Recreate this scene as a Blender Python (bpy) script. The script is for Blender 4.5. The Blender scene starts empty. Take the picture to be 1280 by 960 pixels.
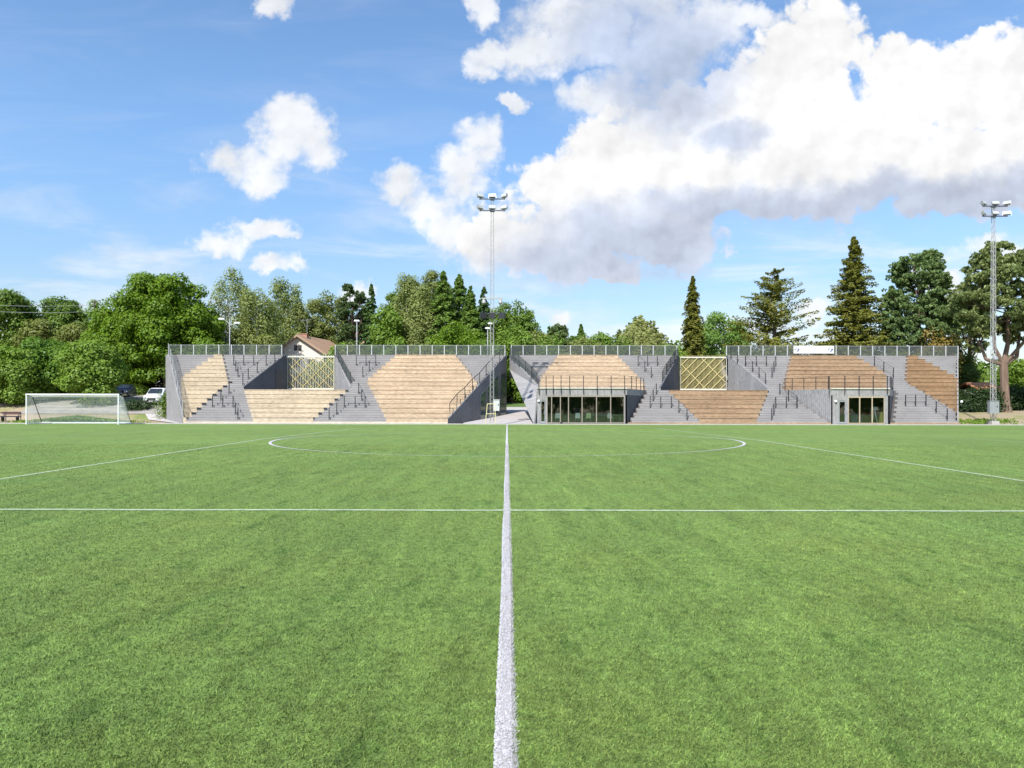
import bpy, math, random
import numpy as np
from mathutils import Vector, Matrix
R = math.radians
random.seed(7); rng = np.random.default_rng(7)
S = bpy.context.scene
COL = S.collection
# ------------------------------------------------------------------ camera
F = 909.0; CX = 634.0; HY = 508.0; CH = 1.54          # focal length in photo pixels, vanishing point, eye height
cam = bpy.data.cameras.new('camera'); co = bpy.data.objects.new('camera', cam); COL.objects.link(co)
co.location = (0, 0, CH)
co.rotation_euler = (R(90), 0, 0)
co.rotation_mode = 'QUATERNION'
co.rotation_quaternion = Matrix.Rotation(R(-0.09), 4, 'Y').to_quaternion() @ Matrix.Rotation(R(90), 4, 'X').to_quaternion()
cam.sensor_width = 36; cam.lens = F/1280*36; cam.shift_x = (640-CX)/1280; cam.shift_y = (HY-480)/1280
cam.clip_end = 6000; cam.clip_start = 0.05
S.camera = co
# ------------------------------------------------------------------ light
SUN_AZ = 24; SUN_EL = 47
sv = Vector((-math.sin(R(SUN_AZ))*math.cos(R(SUN_EL)), -math.cos(R(SUN_AZ))*math.cos(R(SUN_EL)), math.sin(R(SUN_EL))))
sl = bpy.data.lights.new('sun', 'SUN'); sl.energy = 3.9; sl.angle = R(0.53); sl.color = (1, .955, .88)
so = bpy.data.objects.new('sun', sl); COL.objects.link(so); so.rotation_euler = sv.to_track_quat('Z', 'Y').to_euler()
so.location = (-20, -20, 60)
S.view_settings.view_transform = 'Standard'; S.view_settings.look = 'None'
S.view_settings.exposure = 0.75; S.view_settings.gamma = 1
S.cycles.max_bounces = 6; S.cycles.transparent_max_bounces = 12
S.cycles.diffuse_bounces = 3; S.cycles.glossy_bounces = 3
SKY_STR = 0.088

W = bpy.data.worlds.new('World'); S.world = W; W.use_nodes = True
nt = W.node_tree; N = nt.nodes; L = nt.links; N.clear()
def nd(t, **k):
    n = N.new(t)
    for a, b in k.items(): setattr(n, a, b)
    return n
def mth(op, a, b=None, c=None, clamp=False):
    n = nd('ShaderNodeMath', operation=op, use_clamp=clamp)
    for i, v in enumerate((a, b, c)):
        if v is None: continue
        if isinstance(v, (int, float)): n.inputs[i].default_value = v
        else: L.new(v, n.inputs[i])
    return n.outputs[0]
def vm(op, a, b=None, c=None):
    n = nd('ShaderNodeVectorMath', operation=op)
    for i, v in enumerate((a, b, c)):
        if v is None: continue
        if isinstance(v, (tuple, list)): n.inputs[i].default_value = v
        else: L.new(v, n.inputs[i])
    return n
def smooth(x, lo, hi, a=0., b=1.):
    n = nd('ShaderNodeMapRange', interpolation_type='SMOOTHSTEP')
    L.new(x, n.inputs[0]); n.inputs[1].default_value = lo; n.inputs[2].default_value = hi
    n.inputs[3].default_value = a; n.inputs[4].default_value = b
    return n.outputs[0]
sky = nd('ShaderNodeTexSky', sky_type='NISHITA', sun_disc=False, sun_elevation=R(SUN_EL), sun_rotation=R(180+SUN_AZ),
         air_density=1.0, dust_density=0.6, ozone_density=2.2, altitude=0)
tc = nd('ShaderNodeTexCoord')
sep = nd('ShaderNodeSeparateXYZ'); L.new(tc.outputs['Generated'], sep.inputs[0])
ay = mth('ADD', mth('ABSOLUTE', sep.outputs[1]), 0.02)
u = mth('DIVIDE', sep.outputs[0], ay); v = mth('DIVIDE', sep.outputs[2], ay)
# cloud plane coordinates in units of 100 photo pixels (directions, not screen space)
cmb = nd('ShaderNodeCombineXYZ')
L.new(mth('MULTIPLY_ADD', u, F/100, CX/100), cmb.inputs[0]); L.new(mth('MULTIPLY_ADD', v, -F/100, HY/100), cmb.inputs[1])
P = cmb.outputs[0]
def noise(vec, scale, detail=5, rough=.55, dist=0, out='Fac'):
    n = nd('ShaderNodeTexNoise'); L.new(vec, n.inputs['Vector'])
    n.inputs['Scale'].default_value = scale; n.inputs['Detail'].default_value = detail
    n.inputs['Roughness'].default_value = rough; n.inputs['Distortion'].default_value = dist
    return n.outputs[out]
w1 = vm('MULTIPLY_ADD', noise(P, 1.6, 4, .6, out='Color'), (.62, .62, 0), (-.31, -.31, 0))
w2 = vm('MULTIPLY_ADD', noise(P, 7, 5, .65, out='Color'), (.17, .17, 0), (-.085, -.085, 0))
Pw = vm('ADD', vm('ADD', P, w1.outputs[0]).outputs[0], w2.outputs[0]).outputs[0]
def field(blobs, src=None):
    cur = None
    for (x, y, a, b) in blobs:
        q = vm('MULTIPLY_ADD', src or Pw, (100/a, 100/b, 0), (-x/a, -y/b, 0)).outputs[0]
        d = vm('DOT_PRODUCT', q, q).outputs['Value']
        cur = d if cur is None else mth('MINIMUM', cur, d)
    return mth('SUBTRACT', 1.0, cur)
big = [(1005, 72, 74, 74), (930, 118, 62, 62), (1125, 120, 62, 74), (1200, 118, 78, 72), (1290, 125, 100, 85), (1000, 190, 160, 95), (860, 190, 120, 85),
       (765, 215, 85, 75), (715, 262, 84, 80), (675, 300, 66, 54), (800, 285, 130, 58), (930, 240, 190, 52), (1100, 215, 190, 66), (1260, 220, 140, 60),
       (615, 300, 50, 36), (745, 335, 60, 20)]
small = [(598, 186, 36, 42), (582, 222, 42, 44), (502, 236, 48, 34), (540, 256, 48, 42), (566, 290, 54, 46), (618, 320, 54, 36),
         (372, 162, 58, 40), (390, 188, 46, 34), (318, 208, 66, 30), (332, 232, 40, 22), (335, 290, 58, 15), (285, 308, 44, 20), (345, 190, 34, 24), (365, 297, 20, 8),
         (352, 333, 34, 13), (845, 332, 44, 13), (698, 405, 22, 18), (1262, 318, 100, 26), (1160, 352, 60, 22), (1010, 385, 40, 24), (-8, 270, 16, 14),
         (450, 365, 30, 16)]
thin = [(730, 45, 120, 62), (830, 60, 90, 92), (676, 70, 56, 50), (790, 140, 90, 52), (880, 40, 60, 60), (850, 150, 80, 50), (730, 135, 44, 36), (612, 82, 34, 26), (640, 132, 16, 14), (600, 16, 24, 34), (350, 14, 26, 24),
        (935, 30, 50, 20)]
def voro(vec, scale, sm=.6):
    n = nd('ShaderNodeTexVoronoi', feature='SMOOTH_F1', voronoi_dimensions='2D'); L.new(vec, n.inputs['Vector'])
    n.inputs['Scale'].default_value = scale; n.inputs['Smoothness'].default_value = sm; n.inputs['Detail'].default_value = 0
    return n.outputs['Distance']
fbm = noise(P, 2.3, 7, .55)
def puff(vec, src=None):
    """billow height: rounded puffs at two sizes, roughened by a fine noise"""
    a = mth('MULTIPLY', mth('SUBTRACT', .42, voro(vec, 2.1)), 1.15)
    a = mth('ADD', a, mth('MULTIPLY', mth('SUBTRACT', .42, voro(vec, 5.2)), .55))
    a = mth('ADD', a, mth('MULTIPLY', mth('SUBTRACT', .42, voro(vec, 12.)), .22))
    return mth('ADD', a, mth('MULTIPLY', mth('SUBTRACT', noise(vec, 6., 7, .62), .5), .55))
Pq = vm('ADD', P, w2.outputs[0]).outputs[0]
hP = puff(Pq)
def dens(fld, lo, hi, amp, am2):
    t = mth('MULTIPLY_ADD', mth('SUBTRACT', fbm, .5), amp, fld)
    t = mth('MULTIPLY_ADD', hP, am2, t)
    return smooth(t, lo, hi), t
dB, tB = dens(field(big), .02, .40, .75, .62)
dS, tS = dens(field(small), .0, 1.0, 1.7, .55)
dT, tT = dens(field(thin), .0, .85, 1.6, .45)
cir = vm('MULTIPLY', P, (.35, 1.6, 1)).outputs[0]
cirn = noise(cir, 1.1, 6, .6, .6)
cirz = smooth(v, 0.02, .40, 1, 0)
dC = mth('MULTIPLY', smooth(cirn, .42, .74), mth('MULTIPLY_ADD', cirz, .95, .10))
# relief of the cumulus: lit from upper left
P2 = vm('ADD', Pq, (-.07, -.11, 0)).outputs[0]
rel = mth('SUBTRACT', hP, puff(P2))
big1 = noise(P, .9, 3, .5); big2 = noise(vm('ADD', P, (-.25, -.4, 0)).outputs[0], .9, 3, .5)
relb = mth('SUBTRACT', big1, big2)
basez = field([(800, 312, 150, 46), (700, 330, 80, 34), (950, 268, 190, 30), (1150, 258, 190, 34), (1290, 250, 100, 34), (745, 300, 40, 40),
               (835, 95, 80, 74), (780, 60, 80, 50), (905, 178, 40, 22)])
shade = smooth(mth('ADD', basez, mth('MULTIPLY', mth('SUBTRACT', fbm, .5), .55)), -1.0, 1.0)
lit = mth('MULTIPLY_ADD', mth('MINIMUM', rel, .5), .12, 1.0)
lit = mth('MULTIPLY_ADD', relb, .42, lit)
lit = mth('MULTIPLY_ADD', shade, -.25, lit)
ccol = nd('ShaderNodeMix', data_type='RGBA'); L.new(shade, ccol.inputs[0])
ccol.inputs[6].default_value = (1.0, 1.0, 1.0, 1); ccol.inputs[7].default_value = (.83, .92, 1.12, 1)
cl = vm('SCALE', ccol.outputs[2]); L.new(mth('MULTIPLY', lit, .585), cl.inputs['Scale'])
mask = mth('MAXIMUM', mth('MAXIMUM', dB, mth('MULTIPLY', dS, .88)), mth('MAXIMUM', mth('MULTIPLY', dT, .84), dC))
mask = mth('MINIMUM', mth('MULTIPLY', mask, smooth(v, -.01, .02)), 1.0)
# blue sky: Nishita with a little of the camera's saturation
hz = smooth(v, 0.0, .42, 1, 0)
tint = nd('ShaderNodeMix', data_type='RGBA', blend_type='MIX'); L.new(hz, tint.inputs[0])
tint.inputs[6].default_value = (1.20, 1.40, 1.52, 1); tint.inputs[7].default_value = (.98, .95, .92, 1)
skyc = vm('MULTIPLY', sky.outputs[0], tint.outputs[2]).outputs[0]
b1 = nd('ShaderNodeBackground'); L.new(skyc, b1.inputs[0]); b1.inputs[1].default_value = SKY_STR
b2 = nd('ShaderNodeBackground'); L.new(cl.outputs[0], b2.inputs[0]); b2.inputs[1].default_value = 1.0
mx = nd('ShaderNodeMixShader'); L.new(mask, mx.inputs[0]); L.new(b1.outputs[0], mx.inputs[1]); L.new(b2.outputs[0], mx.inputs[2])
ow = nd('ShaderNodeOutputWorld'); L.new(mx.outputs[0], ow.inputs[0])
W.cycles.sampling_method = 'MANUAL'; W.cycles.sample_map_resolution = 512

# ------------------------------------------------------------------ materials
def mat(name, col=(.5, .5, .5), rough=.7, metal=0., var=0., vscale=4., vdir=(1, 1, 1), bump=0., bscale=30., spec=.5, island=0.):
    m = bpy.data.materials.new(name); m.use_nodes = True
    t = m.node_tree; n = t.nodes; l = t.links; p = n['Principled BSDF']
    p.inputs['Roughness'].default_value = rough; p.inputs['Metallic'].default_value = metal
    p.inputs['Specular IOR Level'].default_value = spec
    tc = n.new('ShaderNodeTexCoord'); mp = n.new('ShaderNodeMapping'); mp.inputs['Scale'].default_value = vdir
    l.new(tc.outputs['Object'], mp.inputs[0])
    nz = n.new('ShaderNodeTexNoise'); nz.inputs['Scale'].default_value = vscale; nz.inputs['Detail'].default_value = 6
    nz.inputs['Roughness'].default_value = .6
    l.new(mp.outputs[0], nz.inputs['Vector'])
    rp = n.new('ShaderNodeMapRange'); l.new(nz.outputs[0], rp.inputs[0]); rp.inputs[1].default_value = .25; rp.inputs[2].default_value = .75
    rp.inputs[3].default_value = 1-var; rp.inputs[4].default_value = 1+var
    sc = n.new('ShaderNodeVectorMath'); sc.operation = 'SCALE'; sc.inputs[0].default_value = col; l.new(rp.outputs[0], sc.inputs['Scale'])
    out = sc.outputs[0]
    if island:
        g = n.new('ShaderNodeNewGeometry'); r2 = n.new('ShaderNodeMapRange'); l.new(g.outputs['Random Per Island'], r2.inputs[0])
        r2.inputs[3].default_value = 1-island; r2.inputs[4].default_value = 1+island
        s2 = n.new('ShaderNodeVectorMath'); s2.operation = 'SCALE'; l.new(out, s2.inputs[0]); l.new(r2.outputs[0], s2.inputs['Scale']); out = s2.outputs[0]
    l.new(out, p.inputs['Base Color'])
    if bump:
        bn = n.new('ShaderNodeTexNoise'); bn.inputs['Scale'].default_value = bscale; bn.inputs['Detail'].default_value = 4; l.new(mp.outputs[0], bn.inputs['Vector'])
        bb = n.new('ShaderNodeBump'); bb.inputs['Strength'].default_value = bump; bb.inputs['Distance'].default_value = .02
        l.new(bn.outputs[0], bb.inputs['Height']); l.new(bb.outputs[0], p.inputs['Normal'])
    return m

def wood(name, c1, c2, plank=.1, ln=3.6, axis='z', joint=.5, grain=1.):
    """boards: rows of planks of differing tone with dark joints"""
    m = bpy.data.materials.new(name); m.use_nodes = True
    t = m.node_tree; n = t.nodes; l = t.links; p = n['Principled BSDF']; p.inputs['Roughness'].default_value = .8
    p.inputs['Specular IOR Level'].default_value = .2
    tc = n.new('ShaderNodeTexCoord'); s = n.new('ShaderNodeSeparateXYZ'); l.new(tc.outputs['Object'], s.inputs[0])
    cb = n.new('ShaderNodeCombineXYZ')
    if axis == 'z': # horizontal boards; on treads the pattern follows depth as well
        a = n.new('ShaderNodeMath'); a.operation = 'ADD'; l.new(s.outputs[2], a.inputs[0]); l.new(s.outputs[1], a.inputs[1])
        l.new(s.outputs[0], cb.inputs[0]); l.new(a.outputs[0], cb.inputs[1])
    else:
        a = n.new('ShaderNodeMath'); a.operation = 'ADD'; l.new(s.outputs[0], a.inputs[0]); l.new(s.outputs[1], a.inputs[1])
        l.new(s.outputs[2], cb.inputs[0]); l.new(a.outputs[0], cb.inputs[1])
    br = n.new('ShaderNodeTexBrick'); l.new(cb.outputs[0], br.inputs['Vector'])
    br.inputs['Scale'].default_value = 1; br.inputs['Brick Width'].default_value = ln; br.inputs['Row Height'].default_value = plank
    br.inputs['Mortar Size'].default_value = plank*.06; br.inputs['Mortar Smooth'].default_value = .1; br.offset = .37
    br.inputs['Color1'].default_value = (*c1, 1); br.inputs['Color2'].default_value = (*c2, 1)
    br.inputs['Mortar'].default_value = (*[x*joint for x in c1], 1)
    mp = n.new('ShaderNodeMapping'); mp.inputs['Scale'].default_value = (1.3, 7, 1); l.new(cb.outputs[0], mp.inputs[0])
    nz = n.new('ShaderNodeTexNoise'); nz.inputs['Scale'].default_value = 2; nz.inputs['Detail'].default_value = 7; l.new(mp.outputs[0], nz.inputs['Vector'])
    rp = n.new('ShaderNodeMapRange'); l.new(nz.outputs[0], rp.inputs[0]); rp.inputs[1].default_value = .3; rp.inputs[2].default_value = .7
    rp.inputs[3].default_value = 1-.30*grain; rp.inputs[4].default_value = 1+.22*grain
    n3 = n.new('ShaderNodeTexNoise'); n3.inputs['Scale'].default_value = .55; n3.inputs['Detail'].default_value = 4; l.new(tc.outputs['Object'], n3.inputs['Vector'])
    r3 = n.new('ShaderNodeMapRange'); l.new(n3.outputs[0], r3.inputs[0]); r3.inputs[1].default_value = .3; r3.inputs[2].default_value = .7
    r3.inputs[3].default_value = .9; r3.inputs[4].default_value = 1.1
    mu = n.new('ShaderNodeMath'); mu.operation = 'MULTIPLY'; l.new(rp.outputs[0], mu.inputs[0]); l.new(r3.outputs[0], mu.inputs[1])
    sc = n.new('ShaderNodeVectorMath'); sc.operation = 'SCALE'; l.new(br.outputs['Color'], sc.inputs[0]); l.new(mu.outputs[0], sc.inputs['Scale'])
    l.new(sc.outputs[0], p.inputs['Base Color'])
    return m

def leafmat(name, c, c2=None, var=.35, tr=.35):
    c2 = c2 or tuple(x*1.5 for x in c)
    m = bpy.data.materials.new(name); m.use_nodes = True
    t = m.node_tree; n = t.nodes; l = t.links; n.clear()
    g = n.new('ShaderNodeNewGeometry'); tc = n.new('ShaderNodeTexCoord')
    nz = n.new('ShaderNodeTexNoise'); nz.inputs['Scale'].default_value = .45; nz.inputs['Detail'].default_value = 3; l.new(tc.outputs['Object'], nz.inputs['Vector'])
    ad = n.new('ShaderNodeMath'); ad.operation = 'MULTIPLY_ADD'; l.new(g.outputs['Random Per Island'], ad.inputs[0]); ad.inputs[1].default_value = .55
    r = n.new('ShaderNodeMapRange'); l.new(nz.outputs[0], r.inputs[0]); r.inputs[1].default_value = .3; r.inputs[2].default_value = .7; r.inputs[4].default_value = .6
    l.new(r.outputs[0], ad.inputs[2])
    mx = n.new('ShaderNodeMix'); mx.data_type = 'RGBA'; l.new(ad.outputs[0], mx.inputs[0]); mx.inputs[6].default_value = (*c, 1); mx.inputs[7].default_value = (*c2, 1)
    d = n.new('ShaderNodeBsdfDiffuse'); l.new(mx.outputs[2], d.inputs[0])
    tl = n.new('ShaderNodeBsdfTranslucent'); s = n.new('ShaderNodeVectorMath'); s.operation = 'MULTIPLY'; l.new(mx.outputs[2], s.inputs[0]); s.inputs[1].default_value = (1.1, 1.25, .6)
    l.new(s.outputs[0], tl.inputs[0])
    ms = n.new('ShaderNodeMixShader'); ms.inputs[0].default_value = tr; l.new(d.outputs[0], ms.inputs[1]); l.new(tl.outputs[0], ms.inputs[2])
    gl = n.new('ShaderNodeBsdfGlossy'); gl.inputs['Roughness'].default_value = .45; gl.inputs[0].default_value = (.9, .95, 1, 1)
    m2 = n.new('ShaderNodeMixShader'); m2.inputs[0].default_value = .012; l.new(ms.outputs[0], m2.inputs[1]); l.new(gl.outputs[0], m2.inputs[2])
    o = n.new('ShaderNodeOutputMaterial'); l.new(m2.outputs[0], o.inputs[0])
    return m

def glassmat(name, tint=(.75, .82, .8), refl=.16):
    m = bpy.data.materials.new(name); m.use_nodes = True
    t = m.node_tree; n = t.nodes; l = t.links; n.clear()
    tr = n.new('ShaderNodeBsdfTransparent'); tr.inputs[0].default_value = (*tint, 1)
    gl = n.new('ShaderNodeBsdfGlossy'); gl.inputs['Roughness'].default_value = .02; gl.inputs[0].default_value = (.95, 1, 1, 1)
    fr = n.new('ShaderNodeLayerWeight'); fr.inputs[0].default_value = .3
    ad = n.new('ShaderNodeMath'); ad.operation = 'MULTIPLY_ADD'; l.new(fr.outputs['Fresnel'], ad.inputs[0]); ad.inputs[1].default_value = .8; ad.inputs[2].default_value = refl
    ms = n.new('ShaderNodeMixShader'); l.new(ad.outputs[0], ms.inputs[0]); l.new(tr.outputs[0], ms.inputs[1]); l.new(gl.outputs[0], ms.inputs[2])
    o = n.new('ShaderNodeOutputMaterial'); l.new(ms.outputs[0], o.inputs[0])
    return m

def meshmat(name, col, pitch=.05, cover=.5):
    """woven wire: a diagonal grid of wires with open holes"""
    m = bpy.data.materials.new(name); m.use_nodes = True
    t = m.node_tree; n = t.nodes; l = t.links; n.clear()
    tc = n.new('ShaderNodeTexCoord'); s = n.new('ShaderNodeSeparateXYZ'); l.new(tc.outputs['Object'], s.inputs[0])
    def M(op, a, b):
        x = n.new('ShaderNodeMath'); x.operation = op
        for i, q in enumerate((a, b)):
            if q is None: continue
            if isinstance(q, float): x.inputs[i].default_value = q
            else: l.new(q, x.inputs[i])
        return x.outputs[0]
    h = M('ADD', s.outputs[0], s.outputs[1])
    fa = M('FRACT', M('DIVIDE', M('ADD', h, s.outputs[2]), pitch), None); fb = M('FRACT', M('DIVIDE', M('SUBTRACT', h, s.outputs[2]), pitch), None)
    k = 1-math.sqrt(1-cover)
    wv = M('MAXIMUM', M('LESS_THAN', fa, k), M('LESS_THAN', fb, k))
    tr = n.new('ShaderNodeBsdfTransparent'); d = n.new('ShaderNodeBsdfDiffuse'); d.inputs[0].default_value = (*col, 1)
    ms = n.new('ShaderNodeMixShader'); l.new(wv, ms.inputs[0]); l.new(tr.outputs[0], ms.inputs[1]); l.new(d.outputs[0], ms.inputs[2])
    o = n.new('ShaderNodeOutputMaterial'); l.new(ms.outputs[0], o.inputs[0])
    return m

M = {}
M['grey'] = wood('grey boards', (.300, .288, .288), (.278, .267, .268), plank=.1, ln=4.2, joint=.72, grain=.35)
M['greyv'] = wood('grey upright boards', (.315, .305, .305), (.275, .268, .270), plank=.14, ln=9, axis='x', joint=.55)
M['dark'] = wood('shaded upright boards', (.115, .115, .13), (.10, .10, .115), plank=.16, ln=9, axis='x', joint=.6)  # grey boards with the shade of right-facing walls put into the colour
M['w1'] = wood('pale pine boards', (.54, .45, .335), (.44, .36, .26), joint=.6)
M['w3'] = wood('tan pine boards', (.55, .43, .31), (.43, .325, .225), joint=.6)
M['w5'] = wood('orange pine boards', (.375, .262, .168), (.275, .188, .118), joint=.6)
M['w7'] = wood('brown pine boards', (.34, .222, .128), (.235, .148, .083), joint=.55)
M['trimw'] = wood('pale edge board', (.62, .52, .40), (.55, .46, .35), joint=.7)
M['inner'] = mat('dark inner wall', (.08, .09, .085), .8, 0, .3, 1)
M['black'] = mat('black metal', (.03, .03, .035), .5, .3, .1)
M['steel'] = mat('galvanised steel', (.42, .43, .44), .45, .6, .15, 6)
M['post'] = mat('pale grey post', (.42, .43, .44), .6, 0, .1)
M['white'] = mat('white paint', (.78, .78, .77), .45, 0, .05, 3)
M['concrete'] = mat('concrete', (.40, .385, .365), .9, 0, .14, 2.5, bump=.3)
M['door'] = mat('grey door paint', (.25, .245, .25), .5, 0, .06, 3)
M['darkdoor'] = mat('dark door paint', (.055, .055, .065), .5, 0, .06, 3)
M['glass'] = glassmat('clear glass', (.86, .91, .89), .05)
M['darkglass'] = glassmat('dark glass', (.18, .2, .2), .12)
M['framew'] = mat('pine window frame', (.42, .34, .23), .6, 0, .15, 6, (1, 1, .2))
M['frameg'] = mat('grey brown window frame', (.26, .225, .18), .6, 0, .15, 6, (1, 1, .2))
M['lattice'] = mat('yellowish lattice wood', (.50, .42, .19), .7, 0, .15, 4)
M['picket'] = mat('pale picket wood', (.60, .58, .50), .7, 0, .12, 4)
M['mesh'] = meshmat('grey wire mesh', (.10, .115, .115), .05, .42)
M['meshl'] = meshmat('pale wire mesh', (.26, .26, .27), .05, .28)
M['tealglass'] = mat('reflecting glass', (.10, .13, .13), .04, .25, 0, spec=1.)
M['shade2'] = wood('part shaded upright boards', (.20, .20, .21), (.175, .175, .185), plank=.16, ln=9, axis='x', joint=.6)  # grey boards toned down for the shaded face of the prow wall
M['bark'] = mat('brown bark', (.10, .075, .055), .95, 0, .4, 3, (1, 1, .25), .8, 8)
M['pinebark'] = mat('reddish pine bark', (.17, .115, .085), .95, 0, .4, 3, (1, 1, .25), .8, 8)
M['birchbark'] = mat('white birch bark', (.55, .54, .50), .9, 0, .45, 4, (.4, .4, 2.2), .4, 8)

# ------------------------------------------------------------------ helpers
ORI = {}
def link(o): COL.objects.link(o); return o
def tag(o, label=None, cat=None, group=None, kind=None):
    if label: o['label'] = label
    if cat: o['category'] = cat
    if group: o['group'] = group
    if kind: o['kind'] = kind
    return o
def thing(name, label, cat, loc=(0, 0, 0), rotz=0, group=None, local=False):
    o = link(bpy.data.objects.new(name, None)); o.location = loc; o.rotation_euler = (0, 0, rotz); o.empty_display_size = .5
    ORI[o.name] = Vector((0, 0, 0)) if local else Vector(loc)
    return tag(o, label, cat, group)
class MB:
    def __init__(s): s.v = []; s.f = []
    def box(s, x0, x1, y0, y1, z0, z1):
        b = len(s.v)
        s.v += [(x0, y0, z0), (x1, y0, z0), (x1, y1, z0), (x0, y1, z0), (x0, y0, z1), (x1, y0, z1), (x1, y1, z1), (x0, y1, z1)]
        s.f += [(b, b+3, b+2, b+1), (b+4, b+5, b+6, b+7), (b, b+1, b+5, b+4), (b+1, b+2, b+6, b+5), (b+2, b+3, b+7, b+6), (b+3, b, b+4, b+7)]
        return s
    def bar(s, p0, p1, w, h=None, up=(0, 0, 1)):
        h = h or w; p0 = Vector(p0); p1 = Vector(p1); d = (p1-p0).normalized(); up = Vector(up)
        a = d.cross(up)
        if a.length < 1e-4: a = d.cross(Vector((1, 0, 0)))
        a.normalize(); c = a.cross(d).normalized(); b = len(s.v)
        for p in (p0, p1):
            for (i, j) in ((-1, -1), (1, -1), (1, 1), (-1, 1)): s.v.append(tuple(p+a*i*w/2+c*j*h/2))
        s.f += [(b, b+1, b+2, b+3), (b+7, b+6, b+5, b+4)]+[(b+i, b+4+i, b+4+(i+1) % 4, b+(i+1) % 4) for i in range(4)]
        return s
    def tube(s, p0, p1, r0, r1=None, n=6):
        r1 = r0 if r1 is None else r1; p0 = Vector(p0); p1 = Vector(p1); d = (p1-p0).normalized()
        a = d.cross(Vector((0, 0, 1)))
        if a.length < 1e-3: a = Vector((1, 0, 0))
        a.normalize(); c = d.cross(a); b = len(s.v)
        for p, r in ((p0, r0), (p1, r1)):
            for i in range(n):
                t = 2*math.pi*i/n; s.v.append(tuple(p+a*math.cos(t)*r+c*math.sin(t)*r))
        s.f += [(b+i, b+(i+1) % n, b+n+(i+1) % n, b+n+i) for i in range(n)]
        s.f += [tuple(b+n+i for i in range(n)), tuple(b+n-1-i for i in range(n))]
        return s
    def path(s, pts, rs, n=7):
        for i in range(len(pts)-1): s.tube(pts[i], pts[i+1], rs[i], rs[i+1], n)
        return s
    def prism(s, poly, ext):
        """closed polygon of 3D points, given thickness vector ext"""
        b = len(s.v); k = len(poly); e = Vector(ext)
        s.v += [tuple(p) for p in poly]+[tuple(Vector(p)+e) for p in poly]
        s.f += [tuple(range(b, b+k)), tuple(range(b+2*k-1, b+k-1, -1))]+[(b+i, b+k+i, b+k+(i+1) % k, b+(i+1) % k) for i in range(k)]
        return s
    def lathe(s, c, prof, n=12, axis=2):
        b = len(s.v)
        for (r, h) in prof:
            for i in range(n):
                t = 2*math.pi*i/n; q = [0, 0, 0]; ax = [0, 1, 2]; ax.remove(axis)
                q[ax[0]] = r*math.cos(t); q[ax[1]] = r*math.sin(t); q[axis] = h
                s.v.append((c[0]+q[0], c[1]+q[1], c[2]+q[2]))
        for j in range(len(prof)-1):
            for i in range(n): s.f.append((b+j*n+i, b+j*n+(i+1) % n, b+(j+1)*n+(i+1) % n, b+(j+1)*n+i))
        s.f.append(tuple(b+i for i in range(n-1, -1, -1))); s.f.append(tuple(b+(len(prof)-1)*n+i for i in range(n)))
        return s
    def build(s, name, m, parent=None, loc=None, fix=True, smooth=False):
        me = bpy.data.meshes.new(name)
        off = ORI.get(parent.name, Vector((0, 0, 0))) if parent else Vector(loc or (0, 0, 0))
        a = np.array(s.v, dtype=float)-np.array(off)
        me.from_pydata(a.tolist(), [], s.f)
        if fix:
            import bmesh
            bm = bmesh.new(); bm.from_mesh(me); bmesh.ops.recalc_face_normals(bm, faces=bm.faces); bm.to_mesh(me); bm.free()
        if smooth:
            me.polygons.foreach_set('use_smooth', [True]*len(me.polygons))
        me.materials.append(m); me.update()
        o = link(bpy.data.objects.new(name, me))
        if parent: o.parent = parent; ORI[o.name] = off
        elif loc: o.location = loc
        return o
def lerp(a, b, t): return a+(b-a)*t
def pw(pts, x):
    if x <= pts[0][0]: return pts[0][1]
    for (a, b), (c, d) in zip(pts, pts[1:]):
        if x <= c: return lerp(b, d, (x-a)/(c-a))
    return pts[-1][1]
def X(px, d): return (px-CX)*d/F
def Z(py, d): return CH+(HY-py)*d/F

# ------------------------------------------------------------------ terrain
CROWN = 29.5; SL = .0066; EDGE = 62.6
PL = [(66, -.03), (78, .05), (84, 1.85), (92, 2.75), (100, 3.3), (130, 4.5), (200, 6), (3500, 8)]
PR = [(66, -.03), (72, .35), (80, .95), (90, 1.35), (105, 2.1), (130, 3.2), (200, 5), (3500, 8)]
def gz(x, y):
    if y <= 66:
        return SL*y if y < CROWN else max(SL*CROWN-SL*(y-CROWN), -.03)
    t = min(1, max(0, (x+32)/12)); t = t*t*(3-2*t)
    return lerp(pw(PL, y), pw(PR, y), t)
def sheet(name, xs, ys, m, dz=0., kind='structure', label=None):
    mb = MB(); nx = len(xs)
    for y in ys:
        for x in xs: mb.v.append((x, y, gz(x, y)+dz))
    for j in range(len(ys)-1):
        for i in range(nx-1): mb.f.append((j*nx+i, j*nx+i+1, (j+1)*nx+i+1, (j+1)*nx+i))
    o = mb.build(name, m, fix=False); tag(o, label, None, None, kind); return o

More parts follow.
